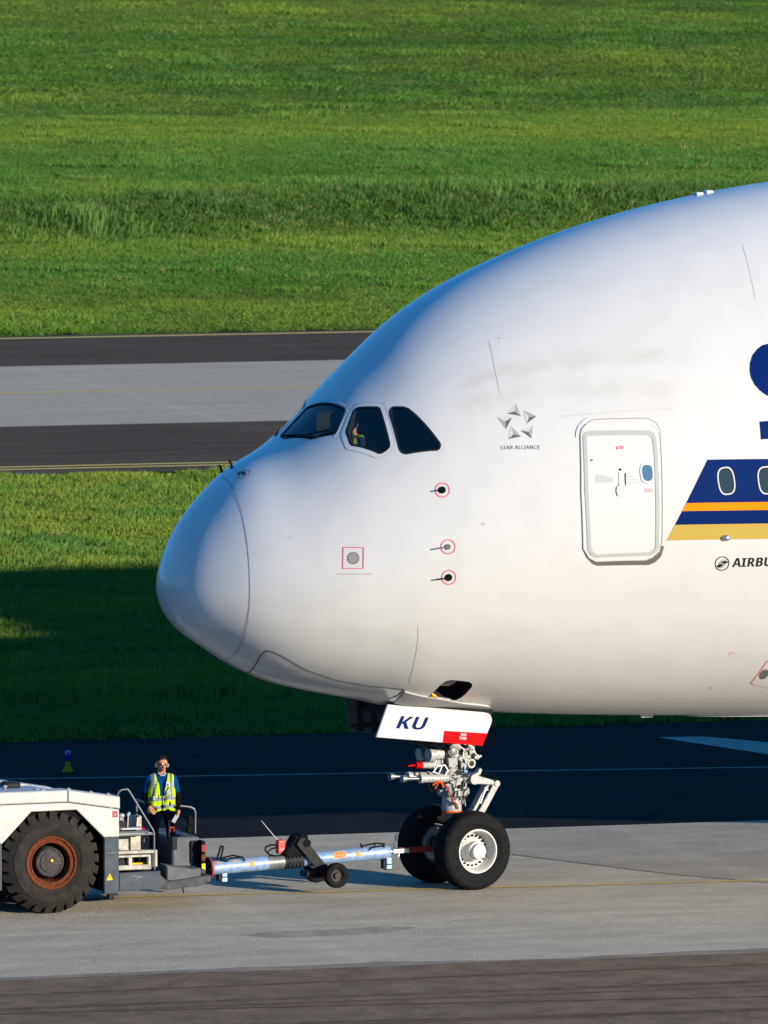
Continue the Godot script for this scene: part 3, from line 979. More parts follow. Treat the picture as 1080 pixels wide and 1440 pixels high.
	text_on("STAR ALLIANCE", Vector2(st[0], st[1]), Vector2(st[2], st[3]), Vector2(st[4], st[5]), M.print_grey, body, "alliance_lettering")
	for i in 5:
		var s := dom(F["star%d" % i])
		var fm: Array = [["star_light", [0, 1, 3]], ["star_mid", [0, 3, 2]], ["star_dark", [1, 3, 2]]]
		if i == 1: fm = [["star_mid", [0, 1, 3]], ["star_light", [0, 3, 2]], ["star_dark", [1, 3, 2]]]
		if i == 2: fm = [["star_mid", [0, 1, 3]], ["star_light", [0, 3, 2]], ["star_dark", [2, 3, 1]]]
		if i == 3: fm = [["star_mid", [0, 1, 3]], ["star_light", [0, 3, 2]], ["star_dark", [1, 3, 2]]]
		if i == 4: fm = [["star_light", [0, 1, 3]], ["star_mid", [0, 3, 2]], ["star_dark", [1, 3, 2]]]
		for f in fm: put("emblem_facet", patch(PackedVector2Array([s[f[1][0]], s[f[1][1]], s[f[1][2]]]), 0.005), M[f[0]], body)
	var ac: Array = F.airc
	put("maker_emblem_ring", patch(disc_on(ac[0], ac[1], .118, .118), 0.005, [disc_on(ac[0], ac[1], .104, .104)], 0.06), M.print_black, body)
	for k in 3:
		var up := []
		var dn := []
		for t in 13:
			var an := deg_to_rad(200.0 - t * 10.0)
			var r := .045 + .022 * k
			up.append_array([ac[0] + .035 + cos(an) * r, ac[1] + (-.028 + sin(an) * r) / K])
			dn.append_array([ac[0] - .035 - cos(an) * r, ac[1] + (.020 - sin(an) * r) / K])
		put("maker_emblem_arc", line_on(up, 0.007, 0.005), M.print_black, body)
		put("maker_emblem_arc", line_on(dn, 0.007, 0.005), M.print_black, body)
	put("maker_emblem_blob", patch(dom([ac[0] - .085, ac[1] - .55, ac[0] - .05, ac[1] - .1, ac[0] + .0, ac[1] - .2, ac[0] + .012, ac[1] - .62, ac[0] - .03, ac[1] - 1.0, ac[0] - .07, ac[1] - .9]), 0.005), M.print_black, body)
	put("maker_emblem_blob", patch(dom([ac[0] - .005, ac[1] + .2, ac[0] + .03, ac[1] + .7, ac[0] + .08, ac[1] + .55, ac[0] + .095, ac[1] + .05, ac[0] + .05, ac[1] - .05]), 0.005), M.print_black, body)
	var at: Array = F.airt
	var d0 := deg_at(at[0], skin(at[0], at[1])[0].y + .012)
	var d1 := deg_at(at[0] + .76, skin(at[0], at[1])[0].y + .012)
	var hh := rad_to_deg(0.155 / 3.6)
	text_on("AIRBUS", Vector2(at[0], d0), Vector2(at[0] + .012, d0 + hh), Vector2(at[0] + .76, d1), M.print_black, body, "maker_lettering", 700)
	put("title_letter_bowl", patch(dom(F.s_top), 0.005), M.navy, body)
	put("title_letter_foot", patch(dom(F.s_low), 0.005), M.navy, body)
	# probes and their red rings
	var pr: Array = F.probes
	for k in 3:
		var u: float = pr[k * 2]
		var g: float = pr[k * 2 + 1]
		probe(a, u, g, .118, 0.055 if k != 1 else 0.045, M.black if k != 1 else M.dull_steel, k > 0)
	probe(a, F.nose_probe[0], F.nose_probe[1], .105, 0.03, M.black, false)
	for k in 2:
		var n := skin(F.nose_ant[k * 2], F.nose_ant[k * 2 + 1])
		mb = MB.new()
		mb.cyl(n[0] - n[1] * .02, n[0] + n[1] * .02, .03)
		mb.tube([n[0], n[0] + Vector3(-.02, .09, 0), n[0] + Vector3(-.05, .105, 0)], .017)
		put("nose_sensor", mb.done(), M.black, a)
	var sq := dom(F.sq)
	put("red_square", patch(grown(sq, .008), 0.005, [grown(sq, -.006)], 0.1), M.red_line, body)
	put("static_port", slab(disc_on(F.sqc[0], F.sqc[1], .098, .098), 0.0, 0.006), M.port, a)
	mb = MB.new()
	for k in 10:
		var an := TAU * k / 10 + .3
		var pp := disc_on(F.sqc[0], F.sqc[1], .085, .085, 10)
		mb.ball(skin(pp[k].x, pp[k].y / K, .008)[0], Vector3.ONE * .007, 3, 6)
	put("port_holes", mb.done(), M.black, a).set_meta("kind", "stuff")
	put("warning_print", line_on([2.27, 4.75, 2.80, 2.6], 0.018), M.print_pale, body)
	var rd: Array = F.reds
	put("tow_limit_mark", line_on([rd[0] - .06, rd[1] - 1.0, rd[0] - .05, rd[1], rd[0] + .03, rd[1] - .6], 0.016), M.pink, body)
	put("tow_limit_mark", line_on([rd[2] - .02, rd[3] + 1.0, rd[2] - .02, rd[3], rd[2] + .05, rd[3] - .3], 0.016), M.pink, body)
	put("tow_limit_mark", line_on([9.24, -54.5, 9.17, -53.5, 9.30, -44.0, 9.50, -45.5], 0.016), M.red_line, body)
	put("service_port", patch(disc_on(9.33, -49.5, .07, .13), 0.006), M.print_grey, body)
	put("tow_limit_mark", line_on([9.17, -53.6, 9.60, -57.0], 0.014), M.seam_soft, body)
	for pt in [[4.49, 8.27, .03], [1.98, 48.0, .012], [5.05, 51.5, .02], [1.63, 24.0, .014], [6.6, -17.4, .012], [2.1, 5.0, .012], [3.3, 62.0, .012]]:
		put("skin_mark", patch(disc_on(pt[0], pt[1], pt[2], pt[2] * .6, 10), 0.005), M.print_pale, body)
	for k in 2:
		var n := skin(F.crown[k * 2], 91.0)
		mb = MB.new()
		mb.box(n[0] + Vector3(-.06, -.02, -.10), n[0] + Vector3(.06, .035, .10), 0.015)
		put("crown_antenna", mb.done(), M.white, a)
	mb = MB.new()
	var bt: Vector3 = skin(7.96, -83.5)[0]
	mb.prism(poly([-.13, .02, .13, .02, .10, -.035, -.09, -.035]), -.02, .02, 0.008)
	var dm := put("drain_mast", mb.done(), M.white, a)
	dm.position = bt
	mb = MB.new()
	mb.prism(poly([-.035, .02, .035, .02, .03, -.03, .0, -.065, -.02, -.03]), -.015, .015, 0.005)
	dm = put("drain_mast", mb.done(), M.hose_orange, a)
	dm.position = skin(9.35, -88)[0]
	put("belly_panel", slab(dom([8.75, -82, 8.75, -89, 12.5, -89, 12.5, -82]), 0.0, 0.02), M.paint2, a)
	# unseen belly and tail parts, shaped and placed for the shadow they cast
	mb = MB.new()
	mb.lathe([Vector2(0, .05), Vector2(1, .9), Vector2(3, 1.8), Vector2(6, 2.4), Vector2(20, 2.5), Vector2(26, 1.9), Vector2(30, .1)], Vector3(7.5, 4.1, 0), Vector3.RIGHT, 40)
	put("shadow_fairing", mb.done(), M.paint2, a)
	for s in [-1.0, 1.0]:
		mb = MB.new()
		var lo := [Vector3(31.0, 8.95, 1.0 * s), Vector3(48, 8.95, 1.0 * s), Vector3(48.5, 9.85, 15.2 * s), Vector3(35.4, 9.85, 15.2 * s)]
		for dy in [0.0, 0.3]:
			mb.quad(lo[0] + Vector3.UP * dy, lo[1] + Vector3.UP * dy, lo[2] + Vector3.UP * dy, lo[3] + Vector3.UP * dy, Vector3.UP if dy > 0 else Vector3.DOWN)
		for k in 4:
			var p0: Vector3 = lo[k]
			var p1: Vector3 = lo[(k + 1) % 4]
			mb.quad(p0, p1, p1 + Vector3.UP * .3, p0 + Vector3.UP * .3, (p1 - p0).cross(Vector3.UP).normalized())
		put("shadow_tailplane", mb.done(), M.paint2, a)
	nose_gear(a)

func deg_at(u: float, y: float) -> float:      # angle round the section at height y, port side
	var q := sqrt(u)
	var i := int(q / QS)
	var mid := tab[1][i]
	var h: float = tab[2][i] - mid if y > mid else mid - tab[3][i]
	return rad_to_deg(asin(clampf((y - mid) / h, -1, 1)))

func stripe(body: Node, called: String, y0: float, y1: float, m: Material, off := 0.004) -> void:
	# slanting front edge measured at three heights; the stripe runs on past the frame
	var pg := PackedVector2Array()
	var edge := func(y: float) -> float: return 7.372 + (y - 5.737) * (8.042 - 7.372) / (6.995 - 5.737)
	var n := 6
	for k in n + 1:
		var y: float = lerpf(y0, y1, float(k) / n)
		var u: float = edge.call(y)
		pg.append(Vector2(u, deg_at(u, y) * K))
	for u in [8.2, 8.6, 9.0, 9.5, 10.0, 11.0, 12.0, 14.0]: pg.append(Vector2(u, deg_at(u, y1) * K))
	for u in [14.0, 12.0, 11.0, 10.0, 9.5, 9.0, 8.6, 8.2]: pg.append(Vector2(u, deg_at(u, y0) * K))
	put(called, patch(pg, off), m, body)

func probe(a: Node, u: float, g: float, ring: float, head: float, m: Material, vane: bool) -> void:
	var n := skin(u, g)
	var mb := MB.new()
	mb.cyl(n[0] - n[1] * .02, n[0] + n[1] * .018, head)
	mb.cyl(n[0] + n[1] * .018, n[0] + n[1] * .03, head * .6, head * .5)
	var fwd := Vector3(-1, -.12, 0)
	fwd = (fwd - n[1] * fwd.dot(n[1])).normalized()
	mb.tube([n[0] + n[1] * .03, n[0] + n[1] * .06 + fwd * .03, n[0] + n[1] * .06 + fwd * (.2 if vane else .1)], .011)
	var p := put("air_data_probe", mb.done(), m, a)
	put("red_ring", patch(disc_on(u, g, ring, ring, 40), 0.005, [disc_on(u, g, ring - .014, ring - .014, 40)], 0.06), M.red_line, p)
	if vane:
		mb = MB.new()
		for k in 10:
			var d := disc_on(u, g, .085, .085, 10)
			mb.ball(skin(d[k].x, d[k].y / K)[0], Vector3.ONE * .006, 3, 6)
		put("screw_circle", mb.done(), M.print_pale, p).set_meta("kind", "stuff")

# ---------------------------------------------------------------- nose gear
func nose_gear(a: Node3D) -> void:
	# door panel with registration letters, in aircraft axes
	var mb := MB.new()
	mb.prism(poly([-1.335, 3.03, -1.525, 2.505, .23, 2.317, .275, 2.42, .335, 2.56, .385, 2.68, .392, 2.74, .37, 2.80, .33, 2.835, .26, 2.853]), .76, .82, 0.01)
	var d := put("gear_door", mb.done(), M.paint2, a)
	mb = MB.new()
	mb.prism(poly([-.405, 2.578, .312, 2.516, .233, 2.320, -.430, 2.388]), .80, .8225, 0.001)
	put("red_panel", mb.done(), M.red, d)
	text_flat("KU", Vector3(-1.20, 2.640, .8235), Vector3(.455, -.041, 0), Vector3(0, .205, 0), M.navy, d, "registration_lettering", 700, 0.20)
	text_flat("NO", Vector3(-.125, 2.488, .8255), Vector3(.085, -.008, 0), Vector3(0, .045, 0), M.white, d, "tow_lettering", 700)
	text_flat("TOW", Vector3(-.155, 2.432, .8255), Vector3(.12, -.011, 0), Vector3(0, .045, 0), M.white, d, "tow_lettering", 700)
	mb = MB.new()
	for p in [[-.50, 2.50], [-.46, 2.49], [.20, 2.78], [.10, 2.75], [.30, 2.70], [-.55, 2.51]]: mb.ball(Vector3(p[0], p[1], .82), Vector3.ONE * .008, 3, 6)
	put("fastener_heads", mb.done(), M.seam_soft, d).set_meta("kind", "stuff")
	mb = MB.new()
	mb.prism(poly([-1.335, 3.035, .30, 2.855, .38, 2.90, .36, 2.96, -1.30, 3.10]), .60, .83, 0.02)
	put("door_hinge_fairing", mb.done(), M.gear_dark, a)
	# forward starboard door, seen from its dark inner side
	mb = MB.new()
	mb.prism(poly([-1.60, 3.05, -1.52, 2.58, -1.45, 2.43, -.30, 2.33, -.25, 3.0]), -.80, -.74, 0.01)
	var fd := put("forward_gear_door", mb.done(), M.truck_grey, a)
	mb = MB.new()
	mb.box(Vector3(-1.38, 2.45, -.745), Vector3(-1.30, 2.98, -.70))
	mb.box(Vector3(-1.15, 2.42, -.745), Vector3(-1.08, 2.98, -.70))
	mb.box(Vector3(-1.50, 2.50, -.745), Vector3(-.6, 2.56, -.715))
	put("stiffener", mb.done(), M.gear_dark, fd)
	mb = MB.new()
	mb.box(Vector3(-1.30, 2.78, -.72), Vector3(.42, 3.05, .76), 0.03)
	put("gear_bay_dark", mb.done(), M.cavity, a)  # solid near-black block painted as the dark of an open bay

	var g := Node3D.new()
	g.name = "nose_gear"
	a.add_child(g)
	g.rotation.y = deg_to_rad(31.0 - 16.5)
	mb = MB.new()
	mb.lathe([Vector2(0, 0), Vector2(0, .157), Vector2(.29, .157), Vector2(.30, .175), Vector2(.345, .175), Vector2(.355, .15), Vector2(.50, .15), Vector2(.51, .172), Vector2(.60, .172), Vector2(.61, .145), Vector2(.82, .145), Vector2(.83, .165), Vector2(.95, .165), Vector2(.96, .14), Vector2(1.75, .14), Vector2(1.75, 0)], Vector3(-.035, 1.17, 0), Vector3.UP, 28, .9)
	put("strut", mb.done(), M.gear_white, g)
	mb = MB.new()
	mb.cyl(Vector3(-.03, .62, 0), Vector3(-.03, 1.2, 0), .085)
	mb.cyl(Vector3(0, .63, -.62), Vector3(0, .63, .62), .075)
	mb.box(Vector3(-.16, .5, -.16), Vector3(.16, .8, .16), .05)
	put("axle", mb.done(), M.dull_steel, g)
	# collars with lugs
	mb = MB.new()
	mb.cyl(Vector3(-.035, 1.455, 0), Vector3(-.035, 1.535, 0), .21, .21, 24)
	for k in 8:
		var an := TAU * k / 8
		mb.box(Vector3(-.035 + cos(an) * .21 - .03, 1.45, sin(an) * .21 - .03), Vector3(-.035 + cos(an) * .21 + .03, 1.55, sin(an) * .21 + .03))
	mb.box(Vector3(.10, 1.44, -.07), Vector3(.27, 1.57, .07), .03)
	put("lower_collar", mb.done(), M.gear_grey, g)
	mb = MB.new()
	mb.cyl(Vector3(-.035, 1.80, 0), Vector3(-.035, 1.86, 0), .20, .20, 24)
	put("steering_collar", mb.done(), M.gear_white, g)
	# steering actuators, one each side
	for s in [1.0, -1.0]:
		mb = MB.new()
		mb.cyl(Vector3(-.72, 1.775, .19 * s), Vector3(-.24, 1.755, .19 * s), .066, .066, 18)
		mb.cyl(Vector3(-.75, 1.776, .19 * s), Vector3(-.69, 1.775, .19 * s), .075, .075, 18)
		mb.cyl(Vector3(-.40, 1.762, .19 * s), Vector3(-.36, 1.762, .19 * s), .074, .074, 18)
		mb.cyl(Vector3(-.24, 1.755, .19 * s), Vector3(-.16, 1.755, .12 * s), .055, .06)
		var act := put("steering_actuator", mb.done(), M.gear_white, g)
		mb = MB.new()
		mb.cyl(Vector3(-1.06, 1.79, .19 * s), Vector3(-.75, 1.776, .19 * s), .024)
		mb.cyl(Vector3(-1.08, 1.79, .19 * s), Vector3(-1.0, 1.788, .19 * s), .062, .05)
		mb.cyl(Vector3(-1.0, 1.788, .19 * s), Vector3(-.93, 1.785, .19 * s), .035, .024)
		put("tow_pin", mb.done(), M.dull_steel, act)
	# red capped bypass lever and white tube
	mb = MB.new()
	mb.cyl(Vector3(-.69, 1.985, .16), Vector3(-.42, 1.97, .14), .05, .05)
	put("bypass_tube", mb.done(), M.gear_white, g)
	mb = MB.new()
	mb.cyl(Vector3(-.80, 1.99, .16), Vector3(-.69, 1.985, .16), .052, .052)
	mb.cyl(Vector3(-.92, 1.985, .16), Vector3(-.80, 1.99, .16), .014)
	mb.ball(Vector3(-.92, 1.985, .16), Vector3(.03, .014, .014))
	put("bypass_lever", mb.done(), M.red, g)
	# taxi lamps and reservoir cylinders in the upper cluster
	mb = MB.new()
	mb.cyl(Vector3(-.52, 2.14, .12), Vector3(-.30, 2.15, .12), .10, .10, 20)
	mb.cyl(Vector3(-.545, 2.14, .12), Vector3(-.50, 2.14, .12), .112, .112, 20)
	mb.cyl(Vector3(-.56, 2.12, -.16), Vector3(-.30, 2.13, -.16), .10, .10, 20)
	put("taxi_lamp", mb.done(), M.gear_white, g)
	mb = MB.new()
	mb.ball(Vector3(-.13, 2.185, .19), Vector3(.085, .085, .05))
	mb.cyl(Vector3(-.13, 2.185, .08), Vector3(-.13, 2.185, .20), .095, .09, 20)
	put("lamp_housing", mb.done(), M.gear_grey, g)
	mb = MB.new()
	mb.ball(Vector3(-.13, 2.185, .205), Vector3(.07, .07, .03))
	put("lamp_lens", mb.done(), M.door_pane, g)
	mb = MB.new()
	mb.prism(poly([-.24, 2.08, -.06, 2.09, -.05, 1.97, -.12, 1.90, -.22, 1.93]), .12, .22, .01)
	mb.box(Vector3(-.30, 1.98, -.2), Vector3(-.24, 2.28, .12))
	mb.box(Vector3(-.50, 1.90, -.12), Vector3(-.26, 2.08, .10), .04)
	put("junction_box", mb.done(), M.gear_grey, g)
	mb = MB.new()
	mb.box(Vector3(-.70, 2.30, -.25), Vector3(.30, 2.42, .25), .03)
	mb.cyl(Vector3(-.58, 2.32, .12), Vector3(-.45, 2.20, .12), .05)
	mb.cyl(Vector3(.12, 2.35, .1), Vector3(.20, 2.1, .1), .045)
	put("upper_frame", mb.done(), M.gear_dark, g)
	# aft cluster: valves, fittings, pipes
	mb = MB.new()
	for p in [[.16, 2.20, .10, .05], [.24, 2.14, .14, .04], [.10, 2.12, .16, .04], [.20, 2.06, .1, .045], [.30, 2.19, .05, .035], [.12, 2.02, .17, .035], [.06, 1.93, .17, .045], [.18, 1.96, .15, .03], [.02, 2.05, .18, .03], [.22, 2.26, .1, .04]]:
		mb.cyl(Vector3(p[0] - .04, p[1], p[2]), Vector3(p[0] + .04, p[1] + .015, p[2] + .02), p[3], p[3] * .85, 12)
		mb.box(Vector3(p[0] - .02, p[1] - .05, p[2] - .03), Vector3(p[0] + .02, p[1] + .05, p[2] + .03))
	mb.cyl(Vector3(.34, 2.05, .05), Vector3(.42, 2.045, .05), .035, .045)
	mb.cyl(Vector3(.42, 2.045, .05), Vector3(.48, 2.06, .05), .02, .02)
	mb.cyl(Vector3(.22, 1.965, .12), Vector3(.22, 1.965, .19), .075, .075, 18)
	put("valve_cluster", mb.done(), M.gear_white, g).set_meta("kind", "stuff")
	mb = MB.new()
	mb.cyl(Vector3(.22, 1.965, .19), Vector3(.22, 1.965, .195), .045, .045, 18)
	for p in [[.14, 2.24, .17], [.07, 2.17, .18], [.26, 2.09, .16], [-.02, 1.99, .2], [.13, 1.90, .18], [-.30, 2.22, .16], [-.34, 2.08, .15]]: mb.box(Vector3(p[0] - .025, p[1] - .03, p[2] - .03), Vector3(p[0] + .025, p[1] + .03, p[2] + .03))
	put("dark_fittings", mb.done(), M.gear_dark, g).set_meta("kind", "stuff")
	mb = MB.new()
	mb.tube([Vector3(.03, 1.98, .17), Vector3(.09, 1.93, .2), Vector3(.05, 1.86, .2), Vector3(.13, 1.84, .17)], .028)
	put("blue_hose", mb.done(), M.bar_blue, g)
	mb = MB.new()
	mb.tube([Vector3(.10, 2.28, .15), Vector3(.22, 2.24, .18), Vector3(.27, 2.17, .18), Vector3(.34, 2.10, .12), Vector3(.42, 2.05, .08)], .012)
	mb.tube([Vector3(-.02, 2.26, .2), Vector3(.06, 2.2, .22), Vector3(.04, 2.1, .22), Vector3(.1, 2.0, .22)], .010)
	mb.tube([Vector3(-.42, 2.05, .16), Vector3(-.47, 1.97, .19), Vector3(-.50, 1.87, .22), Vector3(-.42, 1.83, .24)], .010)
	mb.tube([Vector3(-.52, 1.86, .22), Vector3(-.44, 1.96, .22), Vector3(-.30, 1.97, .22), Vector3(-.24, 1.88, .22), Vector3(-.30, 1.80, .22)], .014)
	mb.tube([Vector3(-.36, 1.95, .23), Vector3(-.42, 1.85, .24)], .012)
	put("white_pipes", mb.done(), M.white, g)
	mb = MB.new()
	mb.tube([Vector3(-.05, 1.55, .19), Vector3(-.04, 1.45, .2), Vector3(-.09, 1.39, .19)], .010)
	put("black_hose", mb.done(), M.black, g)
	mb = MB.new()
	mb.tube([Vector3(-.60, 1.68, .2), Vector3(-.58, 1.60, .2), Vector3(-.52, 1.56, .2)], .02)
	put("black_hose", mb.done(), M.black, g)
	mb = MB.new()
	mb.tube([Vector3(.36, 1.74, .06), Vector3(.55, 1.77, .06), Vector3(.70, 1.74, .05), Vector3(.78, 1.66, .05), Vector3(.77, 1.58, .04)], .009)
	put("black_hose", mb.done(), M.black, g)
	mb = MB.new()
	mb.tube([Vector3(-.30, 1.66, .22), Vector3(-.24, 1.58, .22), Vector3(-.19, 1.48, .22), Vector3(-.15, 1.40, .2), Vector3(-.06, 1.33, .19), Vector3(-.03, 1.25, .19)], .014)
	put("red_hose", mb.done(), M.hose_red, g)
	mb = MB.new()
	mb.tube([Vector3(-.52, 1.66, .22), Vector3(-.46, 1.72, .25), Vector3(-.38, 1.70, .26), Vector3(-.34, 1.62, .24)], .018)
	mb.tube([Vector3(-.48, 1.60, .22), Vector3(-.44, 1.70, .26)], .012)
	put("orange_strap", mb.done(), M.hose_orange, g)
	mb = MB.new()
	mb.lathe([Vector2(0, .160), Vector2(0, .163), Vector2(.04, .163), Vector2(.04, .160)], Vector3(-.035, 1.172, 0), Vector3.UP, 28, .9)
	put("orange_band", mb.done(), M.hose_orange, g)
	mb = MB.new()
	mb.box(Vector3(.05, 1.32, .135), Vector3(.10, 1.40, .155), .004)
	put("data_plate", mb.done(), M.print_grey, g)
	var gr := RandomNumberGenerator.new()
	gr.seed = 77
	for k in 16:      # hoses and pipes looping round the leg
		var an0 := gr.randf_range(.2, 2.6)
		var y0 := gr.randf_range(1.50, 2.25)
		var pts := []
		var rr := gr.randf_range(.17, .23)
		for j in 6:
			var f := j / 5.0
			var an := an0 + (gr.randf_range(.2, .5)) * f
			pts.append(Vector3(-.035 + cos(an) * (rr + .03 * sin(f * 6.0)), y0 - gr.randf_range(.02, .075) * j, sin(an) * (rr + .03 * sin(f * 6.0))))
		mb = MB.new()
		mb.tube(pts, [.009, .007, .012][k % 3], 6)
		put("pipe", mb.done(), [M.black, M.dull_steel, M.gear_dark, M.white][k % 4], g)
	for k in 9:
		var an := gr.randf_range(.3, 2.6)
		var c := Vector3(-.035 + cos(an) * .19, gr.randf_range(1.6, 2.28), sin(an) * .19)
		mb = MB.new()
		mb.box(c - Vector3(.025, .03, .025), c + Vector3(.03, .03, .03), .008)
		mb.cyl(c + Vector3(-.05, 0, .02), c + Vector3(.05, .01, .03), .014, .014, 8)
		put("valve", mb.done(), [M.gear_dark, M.dull_steel, M.gear_grey][k % 3], g)
	# torque links
	mb = MB.new()
	mb.cyl(Vector3(.33, 1.70, -.12), Vector3(.33, 1.70, .12), .085, .085, 20)
	mb.prism(poly([.22, 1.64, .34, 1.62, .70, 1.585, .74, 1.62, .70, 1.66, .46, 1.735, .50, 1.84, .46, 1.87, .41, 1.80, .36, 1.78, .24, 1.76]), -.06, .06, .01)
	put("upper_torque_link", mb.done(), M.gear_white, g)
	mb = MB.new()
	mb.prism(poly([.74, 1.64, .82, 1.58, .80, 1.53, .57, 1.17, .24, .70, .12, .72, .14, .80, .47, 1.22, .70, 1.57]), .0, .05, .008)
	mb.prism(poly([.74, 1.64, .82, 1.58, .80, 1.53, .57, 1.17, .24, .70, .12, .72, .14, .80, .47, 1.22, .70, 1.57]), -.28, -.23, .008)
	mb.cyl(Vector3(.775, 1.60, -.29), Vector3(.775, 1.60, .07), .05)
	put("lower_torque_link", mb.done(), M.gear_white, g)
	mb = MB.new()
	mb.tube([Vector3(.46, 1.30, .06), Vector3(.54, 1.50, .06), Vector3(.60, 1.52, .06)], .016)
	put("link_stay", mb.done(), M.white, g)
	for s in [1.0, -1.0]: aircraft_wheel(g, s)

func aircraft_wheel(g: Node3D, s: float) -> void:
	var z := .565 * s
	var d := Vector3(0, 0, s)
	var o := Vector3(0, .622, z)
	var pr := []
	# tyre from inner bead over the tread to the outer bead; grooves cut in the crown
	for p in [[-.17, .36], [-.195, .42], [-.21, .50], [-.20, .565], [-.175, .605], [-.14, .623], [-.105, .629], [-.10, .620], [-.09, .620], [-.085, .631], [-.04, .634], [-.035, .624], [-.025, .624], [-.02, .635], [.02, .635], [.025, .624], [.035, .624], [.04, .634], [.085, .631], [.09, .620], [.10, .620], [.105, .629], [.14, .623], [.175, .605], [.20, .565], [.208, .52], [.206, .516], [.208, .50], [.212, .47], [.208, .43], [.204, .425], [.195, .40], [.18, .365], [.17, .35]]: pr.append(Vector2(p[0], p[1]))
	var mb := MB.new()
	mb.lathe(pr, o, d, 72, .75)
	put("tyre", mb.done(), M.rubber, g)
	mb = MB.new()
	mb.lathe([Vector2(-.16, .30), Vector2(.155, .345), Vector2(.175, .358), Vector2(.19, .352), Vector2(.19, .335), Vector2(.165, .318), Vector2(.12, .30), Vector2(.02, .285), Vector2(.0, .27), Vector2(-.01, .21), Vector2(.03, .17), Vector2(.045, .15)], o, d, 48, .8)
	put("rim", mb.done(), M.rim_white, g)
	mb = MB.new()
	mb.lathe([Vector2(-.02, .15), Vector2(.13, .145), Vector2(.15, .15), Vector2(.165, .15), Vector2(.17, .132), Vector2(.19, .128), Vector2(.235, .12), Vector2(.245, .105), Vector2(.247, 0)], o, d, 32, .8)
	put("hub_cap", mb.done(), M.rim_white, g)
	mb = MB.new()
	for k in 20:
		var an := TAU * k / 20
		var c := o + d * .008 + Vector3(cos(an), sin(an), 0) * .24
		mb.cyl(c, c + d * .012, .021, .021, 8)
	put("vent_holes", mb.done(), M.black, g).set_meta("kind", "stuff")

